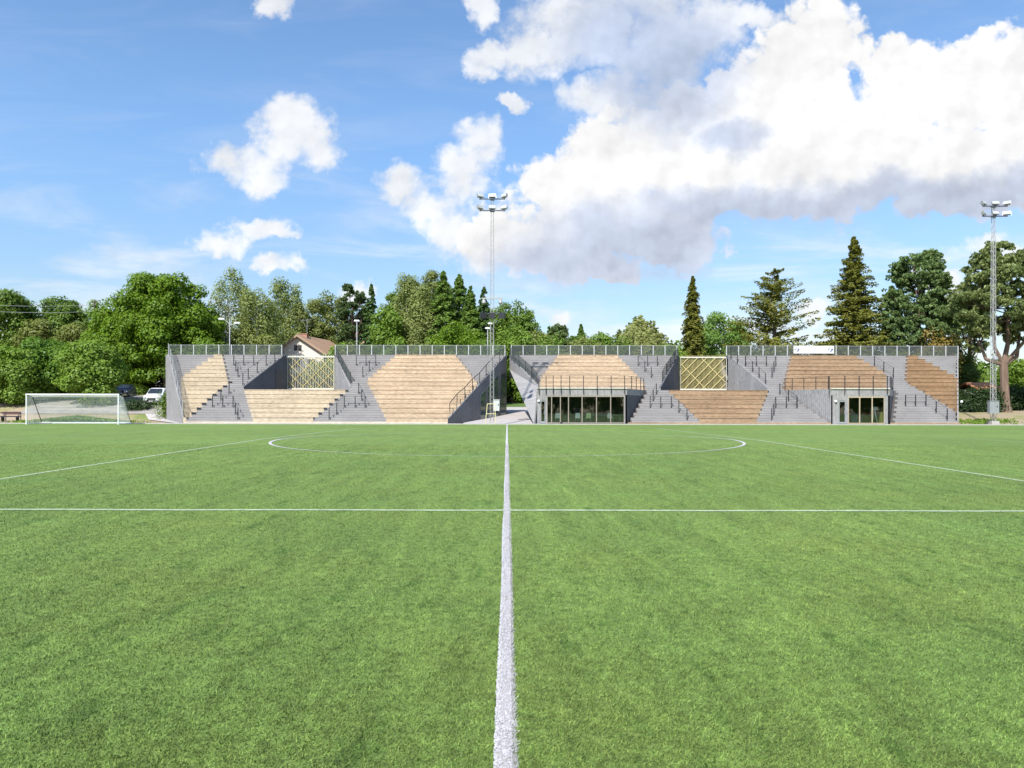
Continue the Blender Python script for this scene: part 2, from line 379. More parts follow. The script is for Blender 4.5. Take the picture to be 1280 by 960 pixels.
def node_mat(name):
    m = bpy.data.materials.new(name); m.use_nodes = True
    return m, m.node_tree.nodes, m.node_tree.links, m.node_tree.nodes['Principled BSDF']
def turf(blade=False):
    m, n, l, p = node_mat('turf blade' if blade else 'artificial turf'); p.inputs['Roughness'].default_value = .75; p.inputs['Specular IOR Level'].default_value = .25
    p.inputs['Sheen Weight'].default_value = .0
    tc = n.new('ShaderNodeTexCoord')
    def nz(scale, detail, sc=(1, 1, 1), rot=0, lo=.3, hi=.7, a=0, b=1, rough=.6, dist=0):
        mp = n.new('ShaderNodeMapping'); mp.inputs['Scale'].default_value = sc; mp.inputs['Rotation'].default_value = (0, 0, rot); l.new(tc.outputs['Object'], mp.inputs[0])
        x = n.new('ShaderNodeTexNoise'); x.inputs['Scale'].default_value = scale; x.inputs['Detail'].default_value = detail; x.inputs['Roughness'].default_value = rough
        x.inputs['Distortion'].default_value = dist
        l.new(mp.outputs[0], x.inputs['Vector'])
        r = n.new('ShaderNodeMapRange'); l.new(x.outputs[0], r.inputs[0]); r.inputs[1].default_value = lo; r.inputs[2].default_value = hi; r.inputs[3].default_value = a; r.inputs[4].default_value = b
        return r.outputs[0]
    def mul(a, b):
        x = n.new('ShaderNodeMath'); x.operation = 'MULTIPLY'; l.new(a, x.inputs[0]); l.new(b, x.inputs[1]); return x.outputs[0]
    big_ = nz(.13, 4, a=.90, b=1.10)
    streak = nz(1.0, 7, (3.6, .34, 1), R(4), a=.84, b=1.13, dist=.3)
    patch = nz(1.6, 6, (1.6, .8, 1), R(35), a=.90, b=1.10)
    med = nz(14, 4, a=.72, b=1.28, lo=.3, hi=.7)
    fine = nz(75, 4, (1, 1, 1), 0, a=.45, b=1.6, lo=.3, hi=.7, rough=.75)
    if blade:
        g_ = n.new('ShaderNodeNewGeometry'); fr = n.new('ShaderNodeMapRange'); l.new(g_.outputs['Random Per Island'], fr.inputs[0]); fr.inputs[3].default_value = .38; fr.inputs[4].default_value = 1.55; fine = fr.outputs[0]
    tot = mul(mul(mul(big_, streak), mul(patch, med)), fine)
    hue = nz(110, 3, a=0, b=1, lo=.35, hi=.65)
    hue2 = nz(.4, 4, a=0, b=1)
    mx = n.new('ShaderNodeMix'); mx.data_type = 'RGBA'; l.new(hue, mx.inputs[0]); mx.inputs[6].default_value = (.094, .188, .033, 1); mx.inputs[7].default_value = (.198, .280, .076, 1)
    fl = nz(2.6, 6, (1.7, .55, 1), R(20), lo=.55, hi=.76, rough=.68)
    m2 = n.new('ShaderNodeMix'); m2.data_type = 'RGBA'; l.new(hue2, m2.inputs[0]); l.new(mx.outputs[2], m2.inputs[6])
    sc0 = n.new('ShaderNodeVectorMath'); sc0.operation = 'MULTIPLY'; l.new(mx.outputs[2], sc0.inputs[0]); sc0.inputs[1].default_value = (1.15, 1.0, .95); l.new(sc0.outputs[0], m2.inputs[7])
    m3 = n.new('ShaderNodeMix'); m3.data_type = 'RGBA'; l.new(fl, m3.inputs[0]); l.new(m2.outputs[2], m3.inputs[6]); m3.inputs[7].default_value = (.055, .122, .020, 1)
    sc = n.new('ShaderNodeVectorMath'); sc.operation = 'SCALE'; l.new(m3.outputs[2], sc.inputs[0]); l.new(tot, sc.inputs['Scale'])
    l.new(sc.outputs[0], p.inputs['Base Color'])
    if blade: return m
    b = n.new('ShaderNodeBump'); b.inputs['Strength'].default_value = .55; b.inputs['Distance'].default_value = .012; l.new(fine, b.inputs['Height']); l.new(b.outputs[0], p.inputs['Normal'])
    return m
M['turf'] = turf()
def verge():
    m, n, l, p = node_mat('dry verge'); p.inputs['Roughness'].default_value = .95; p.inputs['Specular IOR Level'].default_value = .1
    tc = n.new('ShaderNodeTexCoord')
    x = n.new('ShaderNodeTexNoise'); x.inputs['Scale'].default_value = .22; x.inputs['Detail'].default_value = 7; x.inputs['Roughness'].default_value = .65; l.new(tc.outputs['Object'], x.inputs['Vector'])
    cr = n.new('ShaderNodeValToRGB'); l.new(x.outputs[0], cr.inputs[0])
    e = cr.color_ramp.elements; e[0].position = .48; e[0].color = (.34, .27, .19, 1); e[1].position = .72; e[1].color = (.13, .19, .05, 1)
    k = e.new(.6); k.color = (.27, .25, .12, 1)
    y = n.new('ShaderNodeTexNoise'); y.inputs['Scale'].default_value = 9; y.inputs['Detail'].default_value = 5; l.new(tc.outputs['Object'], y.inputs['Vector'])
    r = n.new('ShaderNodeMapRange'); l.new(y.outputs[0], r.inputs[0]); r.inputs[1].default_value = .3; r.inputs[2].default_value = .7; r.inputs[3].default_value = .7; r.inputs[4].default_value = 1.3
    sc = n.new('ShaderNodeVectorMath'); sc.operation = 'SCALE'; l.new(cr.outputs[0], sc.inputs[0]); l.new(r.outputs[0], sc.inputs['Scale']); l.new(sc.outputs[0], p.inputs['Base Color'])
    return m
M['verge'] = verge()
M['asphalt'] = mat('pale asphalt', (.30, .275, .25), .9, 0, .2, 1.5, bump=.3, bscale=40)
M['paving'] = mat('pale paving', (.44, .41, .40), .9, 0, .12, 1.2)
M['lawn'] = mat('lawn', (.10, .16, .035), .95, 0, .35, 1.6)

xs = sorted(set([-3000, -800, -300, -150]+list(range(-110, 111, 2))+[150, 300, 800, 3000]))
ys = [-3000, -300, -60, -20, 0, 15, 29.5, 45, 58, 62, 64, 66]+list(range(68, 132, 2))+[140, 160, 200, 300, 800, 3500]
gm = MB()
sheet('ground', xs, ys, M['verge'], -.05)
sheet('football_pitch', [x*1.0 for x in np.linspace(-75, 75, 61)], [-50, -14, -8, -4, 0, 2, 4, 6, 8, 10, 15, 20, 25, 29.5, 35, 45, 55, EDGE], M['turf'], 0)
# lines
def line_mat():
    m, n, l, p = node_mat('white turf line'); p.inputs['Roughness'].default_value = .8
    tc = n.new('ShaderNodeTexCoord'); x = n.new('ShaderNodeTexNoise'); x.inputs['Scale'].default_value = 95; x.inputs['Detail'].default_value = 4; l.new(tc.outputs['Object'], x.inputs['Vector'])
    cr = n.new('ShaderNodeValToRGB'); l.new(x.outputs[0], cr.inputs[0]); e = cr.color_ramp.elements
    e[0].position = .34; e[0].color = (.30, .29, .30, 1); e[1].position = .55; e[1].color = (.60, .575, .60, 1)
    l.new(cr.outputs[0], p.inputs['Base Color'])
    b = n.new('ShaderNodeBump'); b.inputs['Strength'].default_value = .5; b.inputs['Distance'].default_value = .01; l.new(x.outputs[0], b.inputs['Height']); l.new(b.outputs[0], p.inputs['Normal'])
    return m
M['line'] = line_mat()
M['line2'] = mat('worn pale line', (.36, .43, .28), .85, 0, .25, 8)
M['line3'] = mat('worn yellow line', (.34, .42, .18), .85, 0, .25, 8)
def ribbon(name, pts, w, m, jit=0., dz=.006):
    mb = MB(); k = len(pts)
    for i, (x, y) in enumerate(pts):
        a = Vector(pts[max(0, i-1)]); b = Vector(pts[min(k-1, i+1)]); d = (b-a).normalized(); nn = Vector((-d.y, d.x))
        for sgn in (-1, 1):
            ww = (w(i/k) if callable(w) else w)/2*sgn+random.uniform(-jit, jit)
            q = Vector((x, y))+nn*ww; mb.v.append((q.x, q.y, gz(q.x, q.y)+dz))
    mb.f = [(2*i, 2*i+1, 2*i+3, 2*i+2) for i in range(k-1)]
    mb.f = [f[::-1] for f in mb.f]
    return tag(mb.build(name, m, fix=False), kind='structure')
ys_ = list(np.arange(1.5, 9, .012))+list(np.arange(9, 29.5, .1))+[29.5]+list(np.arange(30, EDGE-.2, .5))
ribbon('halfway_line', [(-.012+.004*math.sin(y*1.3), y) for y in ys_], .081, M['line'], .004)
ribbon('touch_line', [(x, 10.28+.012*math.sin(x*1.7)) for x in np.arange(-24, 24, .06)], .105, M['line2'], .012)
for nm, x, m_, w_ in (('pitch_line', -9.95, 'line2', .11), ('pitch_line', 10.1, 'line2', .11), ('pitch_line', -19.75, 'line2', .055), ('pitch_line', 19.8, 'line2', .055)):
    ribbon(nm, [(x, y) for y in list(np.arange(10.3, 29.5, .4))+[29.5]+list(np.arange(30, 48.7, .6))], w_, M[m_], .006)
ribbon('centre_circle', [(9.15*math.cos(t), CROWN+9.15*math.sin(t)) for t in np.linspace(0, 2*math.pi, 361)], lambda t: .045+.065*abs(math.cos(2*math.pi*t))**3, M['line'], .003, dz=.010)
tag(MB().box(-75, 75, EDGE, EDGE+.12, -.2, .045).box(-75, 75, EDGE+.13, 63.9, -.2, .03).build('kerb_strip', M['concrete']), kind='structure')
pm = MB(); yy = list(np.arange(64.0, 81, 1.0))
for y in yy:
    for t in (0, .35, .7, 1): xw = -28.4-.575*(y-64)-(1-t)*(.6+.12*(y-64))+.3; pm.v.append((xw, y, gz(xw, y)+.012))
pm.f = [(j*4+i, j*4+i+1, (j+1)*4+i+1, (j+1)*4+i) for j in range(len(yy)-1) for i in range(3)]
tag(pm.build('path', M['paving'], fix=False), kind='structure')
sheet('road', list(np.linspace(-54, -26, 13)), [80, 82, 84, 86, 88], M['asphalt'], .015)
sheet('road', list(np.linspace(-62, -26, 13)), [90, 92, 94], M['asphalt'], .015)
sheet('passage_paving', list(np.linspace(-4, 8, 5)), [64, 66, 68, 70, 72, 74, 76, 78, 80, 84, 88, 92], M['paving'], .012)
sheet('lawn', list(np.linspace(-14, 18, 9)), [92.1, 94, 96, 98, 100, 102, 105, 108], M['lawn'], .014)

# ------------------------------------------------------------------ grandstand
B0 = .14; RS = .425; TR = .8; Y0 = 64.0
def ry(l): return Y0+TR*l
def rz(l): return B0+RS*l
ZT = rz(16); YF = 76.9
def wallx(p, y): # p: (xfront,yfront,xback,yback)
    return lerp(p[0], p[2], (y-p[1])/(p[3]-p[1]))
WL = (X(228, 64), 64, X(209.8, YF), YF)
WTL = (X(305, 69.6), 69.6, X(358, YF), YF)
WTR = (X(437, 69.6), 69.6, X(418.5, YF), YF)
WP = (X(560, 64), 64, X(633.2, YF), YF)
WQ = (X(667.5, 64), 64, X(637, YF), YF)
WQU = (X(673.5, 69.6), 69.6, X(637, YF), YF)
RB1 = (X(784, 64), 64, X(806.7, 69.6), 69.6)
WT2L = (X(826, 69.6), 69.6, X(848.6, YF), YF)
WT2R = (X(959, 69.6), 69.6, X(910, YF), YF)
RB2L = (X(979, 69.6), 69.6, X(1038.7, 64), 64)
RB2R = (X(1112, 64), 64, X(1117, 69.6), 69.6)
WR = (X(1198.3, 64), 64, X(1197.8, YF), YF)
# wood zones: material, row range, left and right edge in photo columns by level
ZON = {
 'left': [
  ('w1', 0, 16, [(0, 229), (9, 226), (10, 227), (16, 270.5)], [(0, 229.5), (8.6, 286), (9.5, 284), (16, 277)]),
  ('w1', 0, 7, [(0, 316.8), (7, 304.5)], [(0, 388), (7, 435)]),
  ('w3', 0, 16, [(0, 484), (9, 457.5), (16, 496)], [(0, 700), (8.2, 700), (8.3, 597), (16, 568.5)]),
 ],
 'right': [
  ('w3', 7, 16, [(7, 674), (10, 676.5), (16, 698)], [(7, 807), (8.3, 806), (16, 770.5)]),
  ('w5', 0, 7, [(0, 877), (7, 834)], [(0, 945), (7, 961)]),
  ('w5', 7, 16, [(7, 979), (16, 990)], [(7, 1108), (11, 1108), (16, 1067)]),
  ('w7', 2, 16, [(2, 1199), (9, 1133), (16, 1135)], [(2, 1199), (9.8, 1199), (16, 1143)]),
 ]}
def spans(block, i):
    """x-intervals of row i that are stepped, before the wood is taken out"""
    y = ry(i); yb = ry(i+1)
    if block == 'left':
        a = wallx(WL, y)+.02; e = wallx(WP, y)-.02
        if i < 7: return [(a, e)]
        return [(a, wallx(WTL, y)-.02), (wallx(WTR, y)+.02, e)]
    e = wallx(WR, y)-.02
    if i < 7: return [(wallx(RB1, yb)+.02, wallx(RB2L, yb)-.02), (wallx(RB2R, yb)+.02, e)]
    return [(wallx(WQU, y)+.02, wallx(WT2L, y)-.02), (wallx(WT2R, y)+.02, e)]
LABEL = {'left': 'long stepped timber grandstand left of the passage, with pale wood seating and grey boarded steps',
         'right': 'long stepped timber grandstand right of the passage, with orange wood seating and two glazed rooms'}
GS = {}
for blk in ('left', 'right'):
    g = thing('grandstand', LABEL[blk], 'grandstand', (-18 if blk == 'left' else 22, 64, 0)); GS[blk] = g
    zones = ZON[blk]; wm = [MB() for _ in zones]; segs = []
    for i in range(16):
        y = ry(i); z0 = rz(i); z1 = rz(i+1)
        cuts = []
        for k, (mm, r0, r1, lf, rt) in enumerate(zones):
            if not (r0 <= i < r1): continue
            a = X(pw(lf, i+.5), y); b = X(pw(rt, i+.5), y)
            if b > a+.05: cuts.append((a, b, k))
        for (sa, sb) in spans(blk, i):
            cur = sa
            for (a, b, k) in sorted(cuts):
                a2 = max(a, sa); b2 = min(b, sb)
                if b2 <= a2+.02: continue
                if a2 > cur+.02: seg = (cur, a2)
                else: seg = None
                wm[k].box(a2, b2, y, y+TR, z0, z1-.045).box(a2, b2, y-.035, y+TR-.035, z1-.045, z1)
                if seg: segs.append((i, seg[0], seg[1]))
                cur = b2
            if sb > cur+.02:
                segs.append((i, cur, sb))
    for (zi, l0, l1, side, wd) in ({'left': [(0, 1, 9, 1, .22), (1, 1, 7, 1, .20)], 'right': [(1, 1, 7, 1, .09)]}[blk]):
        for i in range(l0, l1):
            y = ry(i); b_ = X(pw(zones[zi][4], i+.5), y); MB().box(b_+.003, b_+wd, y-.03, y+.38, rz(i)+RS/2+.003, rz(i+1)-.06).build('bench_end_shade', M['black'], g)  # black boxes standing in for the shaded sides of the bench ends
    par = list(range(len(segs)))
    def find(a):
        while par[a] != a: a = par[a]
        return a
    for a in range(len(segs)):
        for b in range(a):
            if segs[a][0]-segs[b][0] == 1 and min(segs[a][2], segs[b][2])-max(segs[a][1], segs[b][1]) > .15: par[find(a)] = find(b)
    for r_ in sorted(set(find(a) for a in range(len(segs)))):
        gr = MB()
        for a, (i, xa, xb) in enumerate(segs):
            if find(a) != r_: continue
            y = ry(i); z0 = rz(i); z1 = rz(i+1)
            gr.box(xa, xb, y, y+.4, z0, z0+RS/2-.03).box(xa, xb, y-.02, y+.38, z0+RS/2-.03, z0+RS/2)
            gr.box(xa, xb, y+.4, y+TR, z0, z1-.03).box(xa, xb, y+.38, y+TR-.02, z1-.03, z1)
        gr.build('steps', M['grey'], g)
    for k, (mm, *_r) in enumerate(zones): wm[k].build('wood_seating', M[mm], g)

def stepprof(w, l0, l1, lift=0.):
    """profile points along a wall line, following the steps from level l0 to l1"""
    pts = []
    for i in range(l0, l1):
        y = ry(i); pts.append((wallx(w, y), y, rz(i+1)+lift)); yy = min(y+TR, YF); pts.append((wallx(w, yy), yy, rz(i+1)+lift))
    return pts
def wallpoly(w, pts2, th=.14, side=1):
    """pts2: list of (y,z) on wall line w; thickened sideways"""
    d = Vector((w[2]-w[0], w[3]-w[1], 0)).normalized(); nn = Vector((d.y, -d.x, 0))*side
    return [(wallx(w, y), y, z) for (y, z) in pts2], nn*-th
def diag(w, l0, l1, zb, lift=.12, yend=YF):
    """stringer polygon following the slope of the steps"""
    ya = w[1] if l0 == 0 else ry(l0)
    return [(ya, zb), (ya, rz(l0)+lift+.22), (min(ry(l1), yend), rz(l1)+lift), (yend, rz(l1)+lift), (yend, zb)]
gl, grr = GS['left'], GS['right']; HZ0 = rz(7)
# outer left wall
pl, e = wallpoly(WL, [(64, -.1), (64, rz(1)), (ry(16), ZT+.12), (79.4, ZT+.12), (79.4, -.1)], .12, -1)
MB().prism(pl, e).build('end_wall', M['greyv'], gl)
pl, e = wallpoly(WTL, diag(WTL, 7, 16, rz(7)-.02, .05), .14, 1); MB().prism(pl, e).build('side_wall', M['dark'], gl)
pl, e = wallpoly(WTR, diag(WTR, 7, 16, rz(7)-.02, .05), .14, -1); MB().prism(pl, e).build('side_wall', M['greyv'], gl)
pl, e = wallpoly(WP, diag(WP, 0, 16, -.05, .03), .16, 1); MB().prism(pl, e).build('side_wall', M['shade2'], gl)
# door in the shaded wall
def onwall(w, y, z, off):
    d = Vector((w[2]-w[0], w[3]-w[1], 0)).normalized(); nn = Vector((d.y, -d.x, 0))
    return Vector((wallx(w, y), y, z))+nn*off
def plate(w, ya, yb, za, zb, off, th, za2=None, zb2=None):
    d = Vector((w[2]-w[0], w[3]-w[1], 0)).normalized(); nn = Vector((d.y, -d.x, 0))
    poly = [onwall(w, ya, za, off), onwall(w, yb, za, off), onwall(w, yb, zb2 if zb2 else zb, off), onwall(w, ya, zb, off)]
    return MB().prism(poly, nn*th)
dr = plate(WTL, 74.9, 76.2, rz(7)+.01, rz(7)+2.15, .003, .04).build('door', M['darkdoor'], gl); dr['label'] = 'near-black door in the shaded terrace wall'
plate(WTL, 76.0, 76.12, rz(7)+1.0, rz(7)+1.06, .045, .05).build('handle', M['steel'], dr)
# glazing in the prow wall
for (pa, pb) in ((600, 607.3), (609, 622.5), (625, 631.8)):
    def dy(px):  # depth where photo column px meets the prow wall
        k = (px-CX)/F; m_ = (WP[2]-WP[0])/(WP[3]-WP[1]); return (WP[0]-m_*WP[1])/(k-m_)
    ya, yb = dy(pa), dy(pb)
    za = rz((ya-64)/TR)-.95; zb = rz((yb-64)/TR)-.95
    if pa == 625: za = min(za, 5.0); zb = za+.05
    wdw = plate(WP, ya, yb, .2, za, .003, .03, zb2=zb).build('window', M['door'], gl)
    gp = plate(WP, ya+.05, yb-.05, .26, za-.05, .036, .012, zb2=zb-.05).build('pane', M['tealglass'], wdw)
# terrace decks, copings, top walks, plinths
MB().box(wallx(WTL, 70), wallx(WTR, 70), 69.62, 77.6, rz(7)-.25, rz(7)-.01).build('terrace_deck', M['greyv'], gl)
MB().box(wallx(WT2L, 76), wallx(WT2R, 72), 69.62, 77.6, rz(7)-.25, rz(7)-.01).build('terrace_deck', M['greyv'], grr)
tw = MB()
tw.box(wallx(WL, 77)+.1, wallx(WTL, YF), 76.81, 79.3, ZT-.3, ZT).box(wallx(WTR, YF), X(633.2, YF), 76.81, 79.3, ZT-.3, ZT); tw.build('top_walkway', M['grey'], gl)
tw = MB(); tw.box(X(637, YF), wallx(WT2L, YF), 76.81, 79.3, ZT-.3, ZT).box(wallx(WT2R, YF), wallx(WR, YF), 76.81, 79.3, ZT-.3, ZT); tw.build('top_walkway', M['grey'], grr)
bw = MB().box(wallx(WL, 79), wallx(WTL, YF)-.1, 79.3, 79.45, 0, ZT-.01).box(wallx(WTR, YF), -.2, 79.3, 79.45, 0, ZT-.01).box(wallx(WTL, YF)-.1, wallx(WTR, YF), 77.6, 77.75, 0, rz(7)-.02); bw.build('back_wall', M['greyv'], gl)
bw = MB().box(8, wallx(WT2L, YF), 79.3, 79.45, 0, ZT-.01).box(wallx(WT2R, YF), wallx(WR, 79), 79.3, 79.45, 0, ZT-.01).box(wallx(WT2L, YF), wallx(WT2R, YF), 77.6, 77.75, 0, rz(7)-.02).box(X(637, YF), 8, 79.3, 79.45, 4.6, ZT-.01); bw.build('back_wall', M['greyv'], grr)
MB().box(WL[0]+.1, WP[0]-.02, 63.93, 64.0, .02, .16).build('plinth_board', M['trimw'], gl)
MB().box(RB1[0]+.05, RB2L[2]-.02, 63.93, 64.0, .02, .16).box(RB2R[0]+.05, WR[0]-.05, 63.93, 64.0, .02, .16).build('plinth_board', M['w5'], grr)
# right block: overhanging left-facing wall with a raking underside
def folded(pts, tris, e, name, m, parent):
    mb = MB(); k = len(pts); e = Vector(e)
    mb.v = [tuple(p) for p in pts]+[tuple(Vector(p)+e) for p in pts]
    mb.f = list(tris)+[tuple(k+i for i in t[::-1]) for t in tris]+[(i, (i+1) % k, k+(i+1) % k, k+i) for i in range(k)]
    return mb.build(name, m, parent)
folded([(X(667.5, 64), 64.0, -.05), (X(671.2, 64), 64.0, HZ0), (X(672, 69.6), 69.6, HZ0+.3), (X(637, YF), YF, ZT+.05), (X(637, YF), YF, Z(462, YF))],
       [(0, 1, 2), (0, 2, 4), (2, 3, 4)], (.12, .05, 0), 'side_wall', M['greyv'], grr)
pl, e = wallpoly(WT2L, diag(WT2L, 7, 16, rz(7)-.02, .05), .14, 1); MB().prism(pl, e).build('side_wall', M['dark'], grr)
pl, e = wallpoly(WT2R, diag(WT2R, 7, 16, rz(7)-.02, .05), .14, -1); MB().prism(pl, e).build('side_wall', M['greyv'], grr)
for (ya, yb) in ((75.2, 76.6),):
    poly = [Vector((wallx(WT2R, y)-.03, y, z)) for (y, z) in ((ya, rz(7)+.01), (yb, rz(7)+.01), (yb, rz(7)+2.3), (ya, rz(7)+2.3))]
    d2 = MB().prism(poly, (-.05, 0, 0)).build('door', M['door'], grr); d2['label'] = 'grey door at the back of the right terrace'
    MB().box(wallx(WT2R, ya+.1)-.15, wallx(WT2R, ya+.1)-.06, ya+.1, ya+.2, rz(7)+1.0, rz(7)+1.05).build('handle', M['steel'], d2)
pl, e = wallpoly(WR, [(64, -.1), (64, rz(1)), (ry(16), ZT+.1), (79.4, ZT+.1), (79.4, -.1)], .12, 1)
MB().prism(pl, e).build('end_wall', M['greyv'], grr)
# the two glazed rooms
HZ = rz(7)
def room(xl, xr, wallL, wallR, doorpx, glz, parent, panes, lamp, fm='framew'):
    # roof with fascia
    MB().prism([(xl, 64.0, HZ-.55), (xr, 64.0, HZ-.55), (xr+wallR, 69.6, HZ-.55), (xl+wallL, 69.6, HZ-.55)], (0, 0, .55)).build('room_roof', M['greyv'], parent)
    MB().box(xl-.02, xr+.02, 63.9, 63.99, HZ-.0, HZ+.07).build('coping', M['picket'], parent)
    # side walls
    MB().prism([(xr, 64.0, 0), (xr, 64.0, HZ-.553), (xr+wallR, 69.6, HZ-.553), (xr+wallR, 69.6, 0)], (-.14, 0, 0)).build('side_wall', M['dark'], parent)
    gx0, gx1 = X(glz[0], 64), X(glz[1], 64); dx0, dx1 = X(doorpx[0], 64), X(doorpx[1], 64)
    zt = Z(glz[2], 64)
    mb = MB().box(xl, dx0, 64.0, 64.14, 0, HZ-.553).box(dx1, gx0, 64.0, 64.14, 0, HZ-.553).box(gx1, xr-.003, 64.0, 64.14, 0, HZ-.553)
    mb.box(dx0, dx1, 64.0, 64.14, Z(500.2, 64), HZ-.553).box(gx0, gx1, 64.0, 64.14, zt, HZ-.553)
    mb.build('front_wall', M['greyv'], parent)
    # interior
    inn = MB().box(xl+.2, xr+wallR-.2, 69.3, 69.45, .05, HZ-.56).box(xl+.2, xl+.3, 64.2, 69.3, .05, HZ-.56)
    inn.build('inner_wall', M['inner'], parent)
    MB().box(xl+.2, xr, 64.15, 69.3, -.02, .05).build('room_floor', M['inner'], parent)
    # door
    d = MB().box(dx0+.01, dx1-.01, 64.02, 64.07, .06, .22).box(dx0+.01, dx0+.07, 64.02, 64.07, .22, Z(500.6, 64)).box(dx1-.07, dx1-.01, 64.02, 64.07, .22, Z(500.6, 64)).box(dx0+.07, dx1-.07, 64.02, 64.07, Z(500.6, 64)-.08, Z(500.6, 64))
    d = d.build('door', M['steel'], parent)
    MB().box(dx0+.07, dx1-.07, 64.035, 64.05, .22, Z(500.6, 64)-.08).build('pane', M['darkglass'], d)
    MB().bar((dx1-.12, 63.97, .9), (dx1-.12, 63.97, 1.2), .03).build('handle', M['steel'], d)
    # windows
    for (a, b) in panes:
        a, b = X(a, 64), X(b, 64); t = .04
        w = MB().box(a, b, 63.98, 64.1, .06, .14).box(a, b, 63.98, 64.1, zt-.1, zt-.005).box(a, a+t, 63.98, 64.1, .14, zt-.1).box(b-t, b, 63.98, 64.1, .14, zt-.1).build('window', M[fm], parent)
        MB().box(a+t, b-t, 64.03, 64.042, .14, zt-.1).build('pane', M['glass'], w)
    lx = X(lamp, 64)
    MB().lathe((lx, 63.93, Z(501, 64)), [(.02, -.09), (.11, -.07), (.13, 0), (.11, .06), (.03, .09)], 10).build('wall_lamp', M['white'], parent)
room(X(671.5, 64), X(783.7, 64), .25, RB1[2]-RB1[0], (675.6, 681.8), (683.8, 780.3, 494.5), grr,
     [(683.8, 689.5), (689.5, 700.5), (700.5, 710.6), (710.6, 727.6), (727.6, 745.6), (745.6, 763.3), (763.3, 780.3)], 673.4, 'frameg')
room(X(1038.9, 64), X(1112, 64), RB2L[0]-RB2L[2], RB2R[2]-RB2R[0], (1048.6, 1057.2), (1060.5, 1105.4, 495.0), grr,
     [(1060.5, 1074.6), (1074.6, 1090.2), (1090.2, 1105.4)], 1044.2)
# left-facing boarded wall of room 2, and return wall of room 1
pl = [(RB2L[2], 64.0, -.05), (RB2L[2], 64.0, HZ-.553), (RB2L[0], 69.6, HZ-.553), (RB2L[0], 69.6, -.05)]
MB().prism(pl, (.14, 0, 0)).build('side_wall', M['greyv'], grr)

# handrails
def lev(ypx):
    lo, hi = 0., 16.
    for _ in range(40):
        mid = (lo+hi)/2; yy = HY-(rz(mid)-CH)*F/ry(mid)
        if yy > ypx: lo = mid
        else: hi = mid
    return lo
def rail(run, ox, sc=7.39, parent=None, mesh=False, two=True, post=.065, top=.02):
    pts = []
    for (a, b) in run:
        py = 410+b/sc; px = ox+a/sc; l_ = round(lev(py)*2)/2; d = ry(l_)-.18
        pts.append(Vector((X(px, d), d, rz(l_)-.1)))
    mb = MB()
    for p in pts: mb.bar(p, p+Vector((0, 0, 1.15)), post); mb.box(p.x-.07, p.x+.07, p.y-.07, p.y+.07, p.z+.10, p.z+.125)
    for a, b in zip(pts, pts[1:]):
        up = Vector((0, 0, 1.15)); mb.bar(a+up, b+up, top); mb.bar(a+up*.5, b+up*.5, .006); mb.bar(a+up*.75, b+up*.75, .006); mb.bar(a+up*.25+Vector((0, 0, .05)), b+up*.25+Vector((0, 0, .05)), .006)
    o = mb.build('handrail', M['black'], parent)
    if mesh:
        m2 = MB()
        for a, b in zip(pts, pts[1:]):
            m2.prism([a+Vector((0, 0, .15)), b+Vector((0, 0, .15)), b+Vector((0, 0, 1.12)), a+Vector((0, 0, 1.12))], (.01, 0, 0))
        m2.build('mesh_infill', M['mesh'], o)
rail([(638, 610), (563, 670), (485, 735), (580, 735), (675, 735), (697, 795), (720, 855)], 200, parent=gl)
rail([(720, 460), (700, 405), (680, 350), (772, 350), (865, 350)], 200, parent=gl)
rail([(765, 530), (815, 475), (898, 430), (980, 360), (1060, 315), (1140, 262)], 200, parent=gl)
q = [Vector((wallx(WL, y)+.03, y, min(rz((y-64)/TR+1), ZT)+.1)) for y in (64.15, 66.0, 68.0, 70.0, 72.2, 74.4, 76.7)]
mb = MB(); m2 = MB()
for p in q: mb.bar(p, p+Vector((0, 0, 1.1)), .05)
for a, b in zip(q, q[1:]):
    mb.bar(a+Vector((0, 0, 1.1)), b+Vector((0, 0, 1.1)), .025)
    m2.prism([a+Vector((0, 0, .05)), b+Vector((0, 0, .05)), b+Vector((0, 0, 1.08)), a+Vector((0, 0, 1.08))], (.01, 0, 0))
hr_ = mb.build('handrail', M['steel'], gl); m2.build('mesh_infill', M['meshl'], hr_)
rail([(778, 350), (868, 350), (958, 350), (898, 405), (838, 465)], 340, parent=gl)
rail([(528, 855), (598, 800), (668, 735), (768, 735), (860, 735), (828, 675), (800, 615)], 340, parent=gl)
rail([(725, 515), (685, 450), (650, 385), (615, 320), (590, 262)], 340, parent=gl, mesh=True)
rail([(608, 810), (675, 722), (747, 648), (817, 575), (883, 510), (943, 440), (1005, 375), (1068, 310), (1128, 262)], 480, parent=gl, top=.05)
rail([(132, 262), (158, 300), (212, 345), (272, 400), (330, 450), (380, 520)], 620, parent=grr, mesh=True)
rail([(400, 455), (340, 400), (278, 345), (365, 345), (455, 345)], 760, parent=grr)
rail([(503, 490), (540, 430), (577, 370), (612, 310), (645, 265)], 760, parent=grr, mesh=True)
rail([(447, 610), (418, 665), (390, 735), (487, 735), (585, 735), (655, 790), (730, 855)], 760, parent=grr)
rail([(100, 262), (160, 310), (235, 360), (300, 410), (360, 460), (420, 510)], 900, parent=grr)
rail([(235, 345), (335, 345), (428, 345)], 900, parent=grr)
rail([(515, 345), (498, 400), (480, 455)], 900, parent=grr)
rail([(478, 850), (497, 795), (515, 735), (613, 735), (710, 735)], 900, parent=grr)
rail([(552, 605), (632, 668), (712, 733)], 900, parent=grr)
rail([(392, 345), (478, 400), (567, 455)], 1040, parent=grr)
rail([(680, 725), (772, 725), (868, 720), (963, 785), (1065, 855)], 1040, parent=grr)
